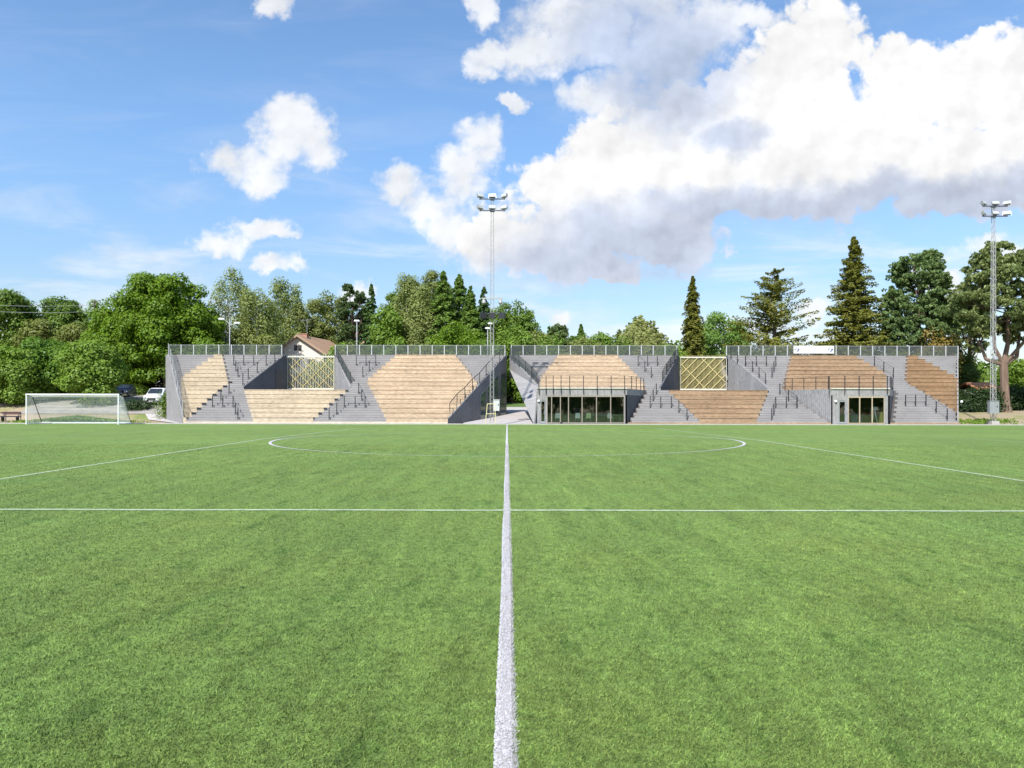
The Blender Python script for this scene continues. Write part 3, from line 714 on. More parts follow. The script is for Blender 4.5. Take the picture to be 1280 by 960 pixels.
def roofrail(pxs, tail, parent):
    pts = [Vector((X(p, 63.95), 63.88, HZ-.45)) for p in pxs]; n0 = len(pts)
    mb = MB()
    for p in pts: mb.bar(p, (p.x, p.y, HZ+1.15), .06)
    ta = [Vector((x, y, HZ)) for (x, y) in tail]
    for p in ta: mb.bar(p, (p.x, p.y, HZ+1.15), .06)
    al = [Vector((p.x, p.y, HZ)) for p in pts]+ta
    for a, b in zip(al, al[1:]):
        for h, w in ((1.15, .022), (.86, .007), (.58, .007), (.3, .007)): mb.bar(a+Vector((0, 0, h)), b+Vector((0, 0, h)), w)
    mb.build('handrail', M['black'], parent)
roofrail([673.5, 682.5, 691.4, 701.2, 712, 729.2, 746.4, 763.7, 780.6], [(wallx(RB1, y)-.1, y) for y in (65.6, 67, 68.4, 69.4)], grr)
roofrail([1036, 1055.6, 1073.4, 1091, 1108.7], [(wallx(RB2R, y)-.05, y) for y in (65.6, 67.4, 69.3)], grr)
r2 = MB(); q = [Vector((wallx(RB2L, y)+.1, y, HZ)) for y in (64.4, 65.8, 67.2, 68.6, 69.5)]
for p in q: r2.bar(p, p+Vector((0, 0, 1.1)), .05)
for a, b in zip(q, q[1:]): r2.bar(a+Vector((0, 0, 1.1)), b+Vector((0, 0, 1.1)), .03)
r2.build('handrail', M['black'], grr)

# wire fences along the top
def topfence(pa, pb, label, off=YF, ends=()):
    xa, xb = X(pa, off), X(pb, off)
    o = thing('wire_fence', label, 'fence', ((xa+xb)/2, off, ZT), group='wire fences along the top of the grandstand')
    n = max(1, round((xb-xa)/1.27)); pm = MB()
    for i in range(n+1):
        x = lerp(xa, xb, i/n); MB().box(x-.045, x+.045, off, off+.05, ZT, ZT+1.08).build('post', M['post'], o)
    MB().box(xa, xb, off+.06, off+.066, ZT+.05, ZT+1.03).build('wire_mesh', M['mesh'], o)
    MB().box(xa, xb, off+.055, off+.085, ZT+1.035, ZT+1.06).build('top_rail', M['post'], o)
topfence(210.5, 352, 'wire fence on the far left stretch of grandstand, before the big round maple')
topfence(419, 631, 'wire fence on the grandstand top between gabled house and central mast')
topfence(639, 846, 'wire fence on the grandstand top right of the passage, before the willow')
topfence(908, 1197.5, 'wire fence on the far right stretch of grandstand, carrying the white banner')

# lattice screens
def lattice(pa, pb, label, sgn):
    y = 77.2; xa, xb = X(pa, y), X(pb, y); za, zb = Z(486.5, y), Z(446.5, y)
    o = thing('lattice_screen', label, 'screen', ((xa+xb)/2, y, za))
    f = MB().box(xa, xb, y-.06, y+.06, zb-.05, zb+.07).box(xa, xb, y-.06, y+.06, za-.06, za+.08).box(xb-.05, xb, y-.05, y+.05, za+.08, zb-.05).box(xa, xa+.04, y-.05, y+.05, za+.08, zb-.05)
    f.build('frame', M['picket'], o)
    p = MB(); x = xa+.15
    while x < xb-.12: p.box(x, x+.035, y+.07, y+.10, za-.1, zb+.22); x += .175 if sgn < 0 else .13
    p.build('pickets', M['picket'] if sgn < 0 else M['lattice'], o)
    s = MB(); H = zb-za
    for dirn, step in ((sgn, .95), (-sgn, 1.6 if sgn < 0 else 2.8)):
        k = xa-H
        while k < xb+H:
            if dirn > 0: a = [k, za]; b = [k+H, zb]
            else: a = [k+H, za]; b = [k, zb]
            def clip(a, b):
                pts = sorted([a, b]); (x0, z0), (x1, z1) = pts
                if x1 < xa+.1 or x0 > xb-.1: return None
                m = (z1-z0)/(x1-x0)
                if x0 < xa+.1: z0 += m*(xa+.1-x0); x0 = xa+.1
                if x1 > xb-.1: z1 -= m*(x1-xb+.1); x1 = xb-.1
                return (x0, z0), (x1, z1)
            c = clip(a, b)
            if c and abs(c[0][0]-c[1][0]) > .1:
                yo = y-.02 if dirn == sgn else y+.02
                s.bar((c[0][0], yo, c[0][1]), (c[1][0], yo, c[1][1]), .03, .055 if sgn < 0 else .085)
            k += step
    s.build('diagonal_slats', M['lattice'], o)
lattice(359, 418, 'diagonal wooden lattice screen on the left terrace, with the gabled house showing above it', -1)
lattice(850, 908, 'diagonal wooden lattice screen on the right terrace, dark foliage filling it from behind', 1)

# banner
bx0, bx1, by = X(992, 76.7), X(1042.5, 76.7), 76.72
bz0, bz1 = Z(441.2, 76.7), Z(431.6, 76.7)
bn = thing('banner', 'long white banner with two small blue-grey emblems tied to the grandstand top fence', 'banner', ((bx0+bx1)/2, by, bz0))
MB().box(bx0, bx1, by, by+.02, bz0, bz1).build('cloth', mat('white banner cloth', (.62, .62, .63), .7, 0, .02), bn)
em = mat('blue grey print', (.05, .07, .22), .7); pale = mat('faint grey print', (.47, .48, .50), .7)
for sx in (0, 1):
    cx_ = lerp(bx0+.35, bx1-.38, sx); cz = (bz0+bz1)/2; e_ = MB().box(cx_-.2, cx_+.2, by-.006, by-.001, cz-.012, cz+.012)
    for (a, b, r_) in ((-.2, .03, .06), (-.08, .17, .05), (.08, .16, .045), (.2, .02, .08), (.13, -.1, .07), (.03, -.19, .06), (-.13, -.08, .03)):
        e_.lathe((cx_+a, by-.012, cz+b), [(r_, 0), (r_, .008)], 8, axis=1)
    e_.build('emblem', em, bn)
lt = MB(); x = bx0+.85; random.seed(3)
while x < bx1-.95:
    w_ = random.choice([.09, .12, .15]); lt.box(x, x+.035, by-.01, by-.003, bz0+.27, bz1-.27)
    if random.random() < .8: lt.box(x+.04, x+w_, by-.01, by-.003, bz1-.32, bz1-.27)
    if random.random() < .5: lt.box(x+.04, x+w_, by-.01, by-.003, bz0+.37, bz0+.41)
    x += w_+.05+(.16 if random.random() < .18 else 0)
lt.build('faint_lettering', pale, bn)
# ------------------------------------------------------------------ floodlight masts
def flood(mb_parent, c, yaw, pitch, m1, m2):
    h = MB(); s, w, d = .34, .62, .26
    Rm = Matrix.Rotation(yaw, 3, 'Z') @ Matrix.Rotation(pitch, 3, 'X')
    def T(p): return tuple(Vector(c)+Rm @ Vector(p))
    b = [(-w/2, 0, -s/2), (w/2, 0, -s/2), (w/2, 0, s/2), (-w/2, 0, s/2), (-w*.36, d, -s*.34), (w*.36, d, -s*.34), (w*.36, d, s*.34), (-w*.36, d, s*.34)]
    h.v += [T(p) for p in b]; h.f += [(0, 1, 2, 3), (7, 6, 5, 4), (0, 4, 5, 1), (1, 5, 6, 2), (2, 6, 7, 3), (3, 7, 4, 0)]
    h.bar(T((-w/2-.03, .08, 0)), T((-w/2-.03, .08, -.32)), .03); h.bar(T((w/2+.03, .08, 0)), T((w/2+.03, .08, -.32)), .03)
    o = h.build('floodlight', m1, mb_parent)
    g = MB(); b2 = [(-w/2+.03, -.012, -s/2+.03), (w/2-.03, -.012, -s/2+.03), (w/2-.03, -.012, s/2-.03), (-w/2+.03, -.012, s/2-.03)]
    g.prism([T(p) for p in b2], Rm @ Vector((0, -.01, 0))); g.build('lamp_glass', m2, o)
M['cab'] = mat('pale grey cabinet paint', (.50, .51, .52), .5, 0, .06)
M['lampglass'] = mat('floodlight glass', (.45, .47, .48), .15, 0, 0)
M['lampbody'] = mat('floodlight housing', (.36, .36, .36), .4, .3, .05)
M['lampdark'] = mat('dark arm', (.10, .12, .17), .5, .3, .05)
M['mastw'] = mat('pale lattice steel', (.38, .37, .37), .5, .1, .08)
def mast(px, y, top_py, label, kind):
    x = X(px, y); zb = .03; zt = Z(top_py, y)
    o = thing('floodlight_mast', label, 'floodlight mast', (x, y, zb), group='tall floodlight masts behind the pitch')
    wb, wt = .32, .22; l = MB()
    cs = [(-1, -1), (1, -1), (1, 1), (-1, 1)]
    def cpt(c, z):
        w = lerp(wb, wt, (z-zb)/(zt-zb)); return (x+c[0]*w/2*1.0, y+c[1]*w/2, z)
    for c in cs: l.bar(cpt(c, zb), cpt(c, zt), .034)
    n = int((zt-zb)/.42)
    for i in range(n):
        z0 = lerp(zb, zt, i/n); z1 = lerp(zb, zt, (i+1)/n)
        for k in range(4):
            a, b = cs[k], cs[(k+1) % 4]
            if (i+k) % 2: a, b = b, a
            l.bar(cpt(a, z0), cpt(b, z1), .015)
    l.build('lattice_pole', M['mastw'], o)
    for j, ap in enumerate((top_py+6.5, top_py+21 if kind == 0 else top_py+19)):
        za = Z(ap, y)
        MB().bar((x-1.12, y-.2, za), (x+1.12, y-.2, za), .10, .09).box(x-.2, x+.2, y-.2, y+.1, za-.05, za+.02).build('cross_arm', M['lampdark'], o)
        for i, dx in enumerate((-1.0, 0, 1.0)):
            flood(o, (x+dx, y-.3, za+.30), R((i-1)*-38+(8 if j else -6)), R(-22 if kind == 0 else -26), M['lampbody'], M['lampglass'])
    if kind == 0:
        za = Z(374, y); a = MB().bar((x-.9, y-.15, za+.05), (x+.9, y-.15, za+.05), .09)
        a.build('cross_arm', M['mastw'], o)
        for dx in (-.72, .72):
            MB().lathe((x+dx, y-.15, za-.42), [(.12, 0), (.2, .08), (.14, .3), (.05, .42)], 10).build('horn_lamp', M['lampbody'], o)
        za = Z(395, y)
        MB().bar((x-.8, y-.1, za+.2), (x+.8, y-.1, za+.2), .06).build('cross_arm', M['lampdark'], o)
        for dx, yw in ((-.72, 24), (0, 0), (.78, -24)):
            b = MB(); Rm = Matrix.Rotation(R(yw), 3, 'Z')
            pp = [Vector((x+dx, y-.35, za))+Rm @ Vector(q) for q in ((-.27, 0, -.26), (.27, 0, -.26), (.2, .4, -.2), (-.2, .4, -.2))]
            b.prism(pp, (0, 0, .5)); b.build('loudspeaker', M['black'], o)
    else:
        MB().lathe((x-.0, y-.3, Z(450, y)), [(.14, 0), (.22, .1), (.2, .3), (.06, .42)], 10).build('horn_lamp', M['lampbody'], o)
    cx_ = X(620.5 if kind == 0 else 1242, y-.5); cab = MB(); w2 = .26 if kind == 0 else .42
    c0, c1 = (Z(513.5, y), Z(500, y)) if kind == 0 else (Z(516, y), Z(500.5, y))
    cab.box(cx_-w2, cx_+w2, y-.62, y-.28, c0, c1).box(cx_-w2-.03, cx_+w2+.03, y-.66, y-.25, c1, c1+.04).box(cx_-.01, cx_+.01, y-.635, y-.62, c0+.05, c1-.05)
    k = cab.build('switch_cabinet', M['steel'] if kind else M['cab'], o)
    MB().box(cx_+w2*.5, cx_+w2*.5+.05, y-.66, y-.62, (c0+c1)/2, (c0+c1)/2+.14).build('handle', M['black'], k)
    MB().box(x-.34, x+.34, y-.34, y+.34, -.1, .16 if kind == 0 else .30).build('footing', M['concrete'], o)
    if kind == 0:
        t = MB(); ym = mat('pale yellow tube', (.62, .56, .30), .5)
        for sx in (-.55, .35):
            t.tube((x+sx, y-.6, .05), (x+sx*.7, y-.6, 1.75), .035)
        t.tube((x-.40, y-.6, 1.75), (x+.26, y-.6, 1.75), .035).tube((x-.5, y-.6, .9), (x+.32, y-.6, .9), .03)
        t.build('guard_frame', ym, o)
mast(615, 63.2, 243, 'tall lattice floodlight mast with loudspeakers, standing in front of the passage between the grandstands', 0)
mast(1241.5, 65.6, 251, 'tall lattice floodlight mast at the right end, with grey switch cabinet, beside the forked pine', 1)

# ------------------------------------------------------------------ goal
gx0, gx1, gy = X(33, 60), X(148, 60), 60.0; g0 = gz(0, 60)
gt = Z(494, 60)
o = thing('football_goal', 'white full size football goal with net at the left side of the pitch', 'goal', ((gx0+gx1)/2, gy, g0))
f = MB()
for x in (gx0, gx1): f.tube((x, gy, g0), (x, gy, gt), .052, n=10)
f.tube((gx0-.06, gy, gt), (gx1+.06, gy, gt), .06, n=10); f.build('goal_frame', M['white'], o)
bs = MB(); yb = gy+2.0
bs.tube((gx0, gy, g0+.06), (gx0, yb, g0+.06), .05).tube((gx1, gy, g0+.06), (gx1, yb, g0+.06), .05).tube((gx0, yb, g0+.09), (gx1, yb, g0+.09), .09); bs.build('base_frame', M['white'], o)
for x in (gx0, gx1):
    MB().tube((x, gy+.05, gt-.05), (x, gy+.75, gt-.18), .03).tube((x, gy+.75, gt-.18), (x, yb, g0+.1), .035).build('net_stay', M['steel'] if x == gx1 else M['black'], o)
M['net'] = mat('white net cord', (.74, .74, .75), .8)
n_ = MB()
def net(a, b, c, d, step, r=.011):
    a, b, c, d = map(Vector, (a, b, c, d)); nu = int((b-a).length/step); nv = int((c-b).length/step)
    for i in range(nu+1):
        t = i/nu; p = a.lerp(b, t); q = d.lerp(c, t); n_.tube(p, q, r, n=3)
    for j in range(nv+1):
        t = j/nv; p = a.lerp(d, t); q = b.lerp(c, t)
        sag = Vector((0, .05*math.sin(t*9), -.03*math.sin(t*7)))
        m_ = p.lerp(q, .5)+sag; n_.tube(p, m_, r, n=3); n_.tube(m_, q, r, n=3)
net((gx0, gy+.75, gt-.2), (gx1, gy+.75, gt-.2), (gx1, yb, g0+.12), (gx0, yb, g0+.12), .11)
net((gx0, gy, gt), (gx1, gy, gt), (gx1, gy+.75, gt-.2), (gx0, gy+.75, gt-.2), .11)
for x in (gx0, gx1):
    net((x, gy, gt), (x, gy+.75, gt-.2), (x, yb, g0+.12), (x, gy, g0+.12), .11)
n_.build('net', M['net'], o)

# ------------------------------------------------------------------ street lamps
def lamp(px, y, tops, label):
    x = X(px, y); zb = gz(x, y); zt = max(Z(t[1], y) for t in tops)
    o = thing('street_lamp', label, 'street lamp', (x, y, zb), group='street lamps behind the grandstand')
    MB().tube((x, y, zb), (x, y, zt-.1), .085, .055, 8).build('pole', M['post'], o)
    for (tp, ty) in tops:
        xx = X(tp, y); zz = Z(ty, y)
        if abs(xx-x) > .2:
            MB().tube((x, y, zt-.55), ((x+xx)/2, y, zz-.1), .03).tube(((x+xx)/2, y, zz-.1), (xx, y, zz-.03), .03).build('arm', M['post'], o)
        s = 1 if xx >= x else -1
        hd = MB().prism([(xx-.35, y-.13, zz), (xx+.35, y-.13, zz), (xx+.22, y-.13, zz+.16), (xx-.25, y-.13, zz+.18)], (0, .26, 0)).build('lamp_head', M['white'], o)
        MB().box(xx-.25, xx+.25, y-.1, y+.1, zz-.04, zz-.004).build('lamp_glass', M['lampglass'], hd)
lamp(287, 81, [(277, 400), (296.5, 405)], 'two-armed grey street lamp in front of the birches left of the gabled house')
lamp(446, 84, [(446, 402)], 'thin grey street lamp between the pine and the spruce, right of the gabled house')
lamp(609.5, 88, [(609.5, 411)], 'pale street lamp just left of the central mast, the lower of two close together')
lamp(613, 96, [(612.6, 405)], 'pale street lamp just left of the central mast, the higher of two close together')

# ------------------------------------------------------------------ vehicles (local frame: front towards -y)
def vehicle(name, label, cat, loc, rot, Lx, Wd, H, body_m, van):
    o = thing(name, label, cat, loc, rot, local=True)
    w = Wd/2
    if van: prof = [(0, .35), (0, .95), (.12, 1.12), (.75, 1.28), (1.45, H-.06), (1.8, H), (Lx-.1, H-.02), (Lx, H-.15), (Lx, .4)]
    else: prof = [(0, .3), (0, .72), (.15, .88), (1.25, 1.0), (2.0, H-.04), (2.5, H), (Lx-.8, H-.06), (Lx-.2, 1.05), (Lx, .95), (Lx, .35)]
    def half(z):
        return w*(1-.0*(z < 1)) - max(0, z-1.0)*.17*(1 if not van else .8)
    b = MB(); k = len(prof)
    rows = []
    for sgn in (-1, 1):
        for ins, dz in ((0, 0),):
            rows.append([(sgn*half(z), y, z) for (y, z) in prof])
    inset = [[(s*(half(z)-.07), y+(.05 if y < Lx/2 else -.05)*-1*0, z) for (y, z) in prof] for s in (-1, 1)]
    mid = []
    prof_e = [(y-.07 if y < Lx/2 else y+.05, z+(.05 if z > H*.9 else .03)) for (y, z) in prof]
    secs = [rows[0], [(-half(z)*.86, y2, z2) for (y, z), (y2, z2) in zip(prof, prof_e)], [(0, y2-.04 if y2 < Lx/2 else y2, z2+.02) for (y2, z2) in prof_e],
            [(half(z)*.86, y2, z2) for (y, z), (y2, z2) in zip(prof, prof_e)], rows[1]]
    for s in secs: b.v += s
    for i in range(4):
        for j in range(k): b.f.append((i*k+j, i*k+(j+1) % k, (i+1)*k+(j+1) % k, (i+1)*k+j))
    b.f.append(tuple(range(k))); b.f.append(tuple(range(5*k-1, 4*k-1, -1)))
    b.build('body', body_m, o, smooth=False)
    gm_ = M['vglass']
    # windscreen lying on the body between cowl and roof edge
    (ya, za), (yb_, zb_) = ((.8, 1.33), (1.42, H-.12)) if van else ((1.35, 1.08), (1.98, H-.08))
    def scr(s, y, z, off=.13): return (s, y-off, z+off*.55)
    p = [scr(-half(za)*.84, ya, za), scr(half(za)*.84, ya, za), scr(half(zb_)*.80, yb_, zb_), scr(-half(zb_)*.80, yb_, zb_)]
    MB().prism(p, (0, -.02, .02)).build('windscreen', gm_, o)
    for sgn in (-1, 1):
        ws = [(1.1, 1.9), (2.1, 3.2)] if van else [(1.75, 2.5), (2.6, 3.4)]
        for (a, c) in ws:
            z0_, z1_ = (1.2, H-.3) if van else (1.05, H-.17)
            q = [(sgn*(half(z0_)+.004), a, z0_), (sgn*(half(z0_)+.004), c, z0_), (sgn*(half(z1_)+.004), c-(.1 if c > 3 else 0), z1_), (sgn*(half(z1_)+.004), a+(.35 if a < 2 else 0), z1_)]
            MB().prism(q, (sgn*.012, 0, 0)).build('side_window', gm_, o)
        for yy in (.85, Lx-.85):
            t = MB().lathe((sgn*(w-.10), yy, .33), [(.20, -.11), (.31, -.11), (.33, -.06), (.33, .06), (.31, .11), (.20, .11)], 18, axis=0).build('wheel', M['tyre'], o)
            MB().lathe((sgn*(w-.02), yy, .33), [(.19, -.03), (.19, .035), (.06, .05)], 12, axis=0).build('rim', M['steel'], t)
        MB().prism([(sgn*(w-.08), -.085, .82), (sgn*(w-.42), -.085, .80), (sgn*(w-.40), -.085, .66), (sgn*(w-.06), -.085, .64)] if not van else
                   [(sgn*(w-.06), -.09, 1.0), (sgn*(w-.36), -.09, .95), (sgn*(w-.34), -.09, .78), (sgn*(w-.05), -.09, .76)], (0, -.03, 0)).build('headlight', M['lampglass'], o)
        MB().box(sgn*w if sgn > 0 else -w-.18, w+.18 if sgn > 0 else -w, (.95 if van else 1.5), (1.03 if van else 1.58), 1.1, 1.35 if van else 1.22).build('wing_mirror', M['black'], o)
    MB().box(-w*.98, w*.98, -.13, .1, .32, .60).build('bumper', M['bumper'], o)
    MB().box(-w*.45, w*.45, -.14, -.08, .66, .86).build('grille', M['black'], o)
    MB().box(-.26, .26, -.16, -.131, .42, .53).build('number_plate', M['white'], o)
M['tyre'] = mat('tyre rubber', (.02, .02, .02), .85); M['bumper'] = mat('grey bumper plastic', (.10, .10, .105), .6)
M['vglass'] = mat('vehicle glass', (.02, .025, .03), .06, 0, 0, spec=1.)
vx = X(188.5, 83.5)
vehicle('van', 'white van parked facing the pitch beside the left end of the grandstand', 'van', (vx+.35, 83.0, gz(vx, 83.0)+.02), R(3), 4.9, 1.95, 2.0, mat('white van paint', (.72, .73, .74), .3, 0, 0, spec=.6), True)
cx2 = X(152.5, 91)
vehicle('car', 'dark blue car with silver front parked on the road beyond the goal', 'car', (cx2, 90.5, gz(cx2, 90.5)+.03), R(14), 4.4, 1.85, 1.6, mat('dark blue car paint', (.015, .03, .07), .25, .2, 0, spec=.7), False)

# ------------------------------------------------------------------ houses
M['render'] = mat('pale house cladding', (.74, .67, .60), .85, 0, .08, 2, (3, 3, .2))
M['tile'] = mat('brown roof tiles', (.36, .23, .15), .85, 0, .2, 3, (1, 6, 6), .5, 12)
M['tileo'] = mat('orange roof tiles', (.55, .24, .12), .85, 0, .2, 3, (1, 6, 6), .5, 12)
M['brick'] = mat('chimney brick', (.42, .22, .16), .9, 0, .15, 6)
def house(name, label, pxl, pxr, peakpx, y, z_e, z_r, depth, wall_m, roof_m, over=.45, skew=0., chimney=None, windows=(), antenna=False, win_m=None):
    xa, xb, xp = X(pxl, y), X(pxr, y), X(peakpx, y); zb = gz(xp, y)-.3
    o = thing(name, label, 'house', (xp, y, zb))
    sh = skew*depth
    w = MB().prism([(xa, y, zb), (xb, y, zb), (xb, y, z_e), (xp, y, z_r-.18), (xa, y, z_e)], (sh, depth, 0)); w.build('wall', wall_m, o)
    r = MB(); t = Vector((0, 0, .16))
    for (xs_, sg) in ((xa, -1), (xb, 1)):
        sl_ = (z_r-z_e)/abs(xp-xs_); xo = xs_+sg*over; zo = z_e-over*sl_
        a = Vector((xp, y-over, z_r)); b = Vector((xo, y-over, zo)); r.prism([a, b, b+t, a+t], Vector((sh*(depth+2*over)/depth, depth+2*over, 0)))
    rf = r.build('roof', roof_m, o)
    fb = MB()
    for (xs_, sg) in ((xa, -1), (xb, 1)):
        sl_ = (z_r-z_e)/abs(xp-xs_); xo = xs_+sg*over; zo = z_e-over*sl_
        a = Vector((xp, y-over-.04, z_r+.0)); b = Vector((xo, y-over-.04, zo)); fb.prism([a-t, b-t, b+t*1.1, a+t*1.1], (0, .03, 0))
    fb.build('bargeboard', mat('brown bargeboard', (.40, .27, .19), .7), o)
    if chimney:
        c0, c1, ct = chimney; q0, q1 = X(c0, y+1.5), X(c1, y+1.5); z1 = Z(ct, y+1.5)
        ch = MB().box(q0, q1, y+1.2, y+2.2, z_r-1.2, z1).box(q0-.06, q1+.06, y+1.14, y+2.26, z1-.12, z1).build('chimney', M['brick'], rf)
        if antenna:
            ax = q1-.1; az = Z(399, y+1.5); an = MB().tube((ax, y+1.7, z1), (ax, y+1.7, az), .03)
            an.bar((ax-1.0, y+1.7, az-.25), (ax+.7, y+1.7, az-.1), .03)
            for i in range(8): xx = ax-.95+i*.21; zz = az-.25+i*.018; an.bar((xx, y+1.4, zz), (xx, y+2.0, zz), .018); an.bar((xx, y+1.7, zz-.16), (xx, y+1.7, zz+.16), .018)
            an.bar((ax-.5, y+1.7, az-1.1), (ax+.5, y+1.7, az-1.1), .03)
            an.build('antenna', M['steel'], o)
    for (a, b, t_, u_) in windows:
        a, b, zt_, zb2 = X(a, y), X(b, y), Z(t_, y), Z(u_, y)
        wn = MB().box(a, b, y-.05, y+.02, zb2, zt_).build('window', win_m or M['white'], o)
        m_ = (a+b)/2
        MB().box(a+.08, m_-.04, y-.06, y-.051, zb2+.08, zt_-.08).box(m_+.04, b-.08, y-.06, y-.051, zb2+.08, zt_-.08).build('pane', M['vglass'], wn)
    return o
M['shutter'] = mat('grey brown shutter', (.25, .22, .22), .7)
house('house', 'pale gabled house with brown tiled roof, chimney and attic window, behind the left lattice screen', 346, 404, 372.3, 112, Z(441, 112), Z(420, 112), 9, M['render'], M['tile'],
      chimney=(374.5, 384, 417.5), windows=[(367.5, 372, 431.5, 439), (372.5, 377, 431.5, 439), (365, 376, 449, 460), (384, 394, 449, 462)], antenna=True, win_m=M['shutter'], skew=.25, over=.6)
house('house', 'low dark roofed house half hidden in trees behind the thin street lamp', 447, 480, 463.5, 118, Z(436, 118), Z(420, 118), 8, mat('grey house wall', (.32, .33, .34), .8), mat('dark grey roof', (.17, .165, .165), .8, 0, .2), skew=.1,
      windows=[(458, 468, 434, 441)])
# long low shed at the right: ridge runs across the view
sx0, sx1, sy = X(1222, 84.5), X(1256, 84.5), 84.5; zr_ = Z(477.5, 84.5); ze = Z(485.5, 84.5); zb = gz(sx0, sy)-.2
o = thing('shed', 'low outbuilding with an orange tiled roof behind the hedge at the right', 'shed', ((sx0+sx1)/2, sy, zb))
MB().box(sx0+.2, sx1-.2, sy+.4, sy+4.4, zb, ze+.02).build('wall', M['render'], o)
MB().prism([(sx0, sy, ze-.1), (sx0, sy+2.4, zr_), (sx0, sy+4.8, ze-.1), (sx0, sy+4.8, ze), (sx0, sy+2.4, zr_+.12), (sx0, sy, ze)], (sx1-sx0, 0, 0)).build('roof', M['tileo'], o)
MB().box(sx0+1, sx0+1.9, sy+.36, sy+.4, zb+.2, zb+1.9).build('door', M['shutter'], o)
# power lines far left between two poles
for (px0, px1, yy, h0_, h1_) in ((-60, 118, 105, 379, 383),):
    o = thing('power_line', 'pair of thin overhead wires crossing in front of the dark trees at far left', 'power line', (X(px0, yy), yy, gz(X(px0, yy), yy)))
    xa, xb = X(px0, yy), X(px1, yy); wr = MB()
    for k in (0, 1):
        za, zb_ = Z(h0_+k*8, yy), Z(h1_+k*8-1, yy)
        for i in range(14):
            t0, t1 = i/14, (i+1)/14
            s = lambda t: Vector((lerp(xa, xb, t), yy, lerp(za, zb_, t)-1.0*4*t*(1-t)*.35))
            wr.tube(s(t0), s(t1), .022, n=4)
    wr.build('wire', M['steel'], o)
    for xx in (xa, xb):
        MB().tube((xx, yy, gz(xx, yy)-.2), (xx, yy, Z(376, yy)), .13, .1, 8).bar((xx-.5, yy, Z(379, yy)), (xx+.5, yy, Z(379, yy)), .09).build('pole', M['bark'], o)

# ------------------------------------------------------------------ small fences
def post_fence(name, label, pts, h, m, rails, gap, pw_=.07):
    c = Vector(pts[0]).lerp(Vector(pts[-1]), .5)
    o = thing(name, label, 'fence', (c.x, c.y, gz(c.x, c.y)))
    for a, b in zip(pts, pts[1:]):
        a = Vector(a); b = Vector(b); n = max(1, int((b-a).length/gap))
        for i in range(n+1):
            p = a.lerp(b, i/n); z = gz(p.x, p.y)
            MB().box(p.x-pw_/2, p.x+pw_/2, p.y-pw_/2, p.y+pw_/2, z-.1, z+h).build('post', m, o)
        for r_ in rails:
            rr = MB()
            for i in range(n):
                p, q = a.lerp(b, i/n), a.lerp(b, (i+1)/n)
                rr.bar((p.x, p.y-.05, gz(p.x, p.y)+r_), (q.x, q.y-.05, gz(q.x, q.y)+r_), .03, .10)
            rr.build('rail', m, o)
M['fencew'] = mat('weathered tan fence wood', (.42, .33, .24), .8, 0, .15)
post_fence('rail_fence', 'tan two-rail wooden fence seen through the passage', [(-8, 108.5), (14, 108.5)], 1.0, M['fencew'], (.35, .85), 2.4, .12)
post_fence('rail_fence', 'low fence of thin dark posts left of the goal', [(X(-30, 70), 70), (X(26, 70), 70)], .95, M['black'], (.5, .85), 1.15, .05)
bench = thing('bench', 'low dark bench with reddish slats near the bushes at far left', 'bench', (X(12, 74), 74, gz(X(12, 74), 74)))
bx, bz = X(12, 74), gz(X(12, 74), 74); redw = mat('reddish bench slats', (.16, .075, .065), .7)
MB().box(bx-.9, bx+.9, 73.8, 74.2, bz+.42, bz+.47).build('seat', redw, bench)
MB().box(bx-.9, bx+.9, 74.22, 74.26, bz+.6, bz+.9).build('backrest', redw, bench)
for s in (-.75, .75):
    MB().box(bx+s-.03, bx+s+.03, 73.85, 74.3, bz-.05, bz+.42).box(bx+s-.03, bx+s+.03, 74.26, 74.32, bz+.42, bz+.9).build('leg', M['black'], bench)

# ------------------------------------------------------------------ furniture in the glazed rooms
def chair(px, y, m, label, rot=0):
    x = X(px, y); o = thing('chair', label, 'chair', (x, y, .05), R(rot), 'chairs inside the wide glazed room', local=True)
    MB().prism([(-.24, -.22, .45), (.24, -.22, .45), (.21, .22, .45), (-.21, .22, .45)], (0, 0, .05)).build('seat', m, o)
    MB().prism([(-.23, .2, .5), (.23, .2, .5), (.19, .28, .92), (-.19, .28, .92)], (0, .035, 0)).build('backrest', m, o)
    for a in (-1, 1):
        for b in (-1, 1): MB().tube((a*.19, b*.18, .45), (a*.22, b*.22, 0), .015).build('leg', M['steel'], o)
M['wplastic'] = mat('white plastic', (.75, .76, .76), .4); M['lime'] = mat('pale lime plastic', (.62, .70, .35), .5)
chair(697, 64.62, M['wplastic'], 'white chair leftmost behind the glazing of the wide room', 180)
chair(722.5, 64.65, M['wplastic'], 'white chair behind the glazing, in front of the black swivel chair', 170)
chair(735, 64.62, M['lime'], 'pale lime chair behind the glazing of the wide room', 185)
chair(763, 64.6, M['wplastic'], 'white chair rightmost behind the glazing of the wide room', 160)
x = X(723, 66.4); o = thing('swivel_chair', 'black round-backed swivel chair behind the glazing of the wide room', 'chair', (x, 66.4, .05), local=True)
MB().lathe((0, 0, .5), [(.22, 0), (.27, .03), (.27, .08), (.2, .1)], 14).build('seat', M['black'], o)
MB().lathe((0, .26, 1.0), [(.2, -.04), (.38, -.02), (.38, .02), (.2, .04)], 16, axis=1).build('backrest', M['black'], o)
MB().tube((0, 0, .5), (0, 0, .08), .03).build('column', M['steel'], o)
fe = MB()
for k in range(5): t = k*2*math.pi/5; fe.bar((0, 0, .08), (.3*math.cos(t), .3*math.sin(t), .04), .04)
fe.build('foot', M['black'], o)
x = X(751, 66.2); o = thing('table', 'long blue-grey table behind the glazing of the wide room', 'table', (x, 66.2, .05), local=True)
MB().box(-1.9, 1.9, -.4, .4, .70, .74).build('tabletop', mat('blue grey tabletop', (.22, .30, .40), .4), o)
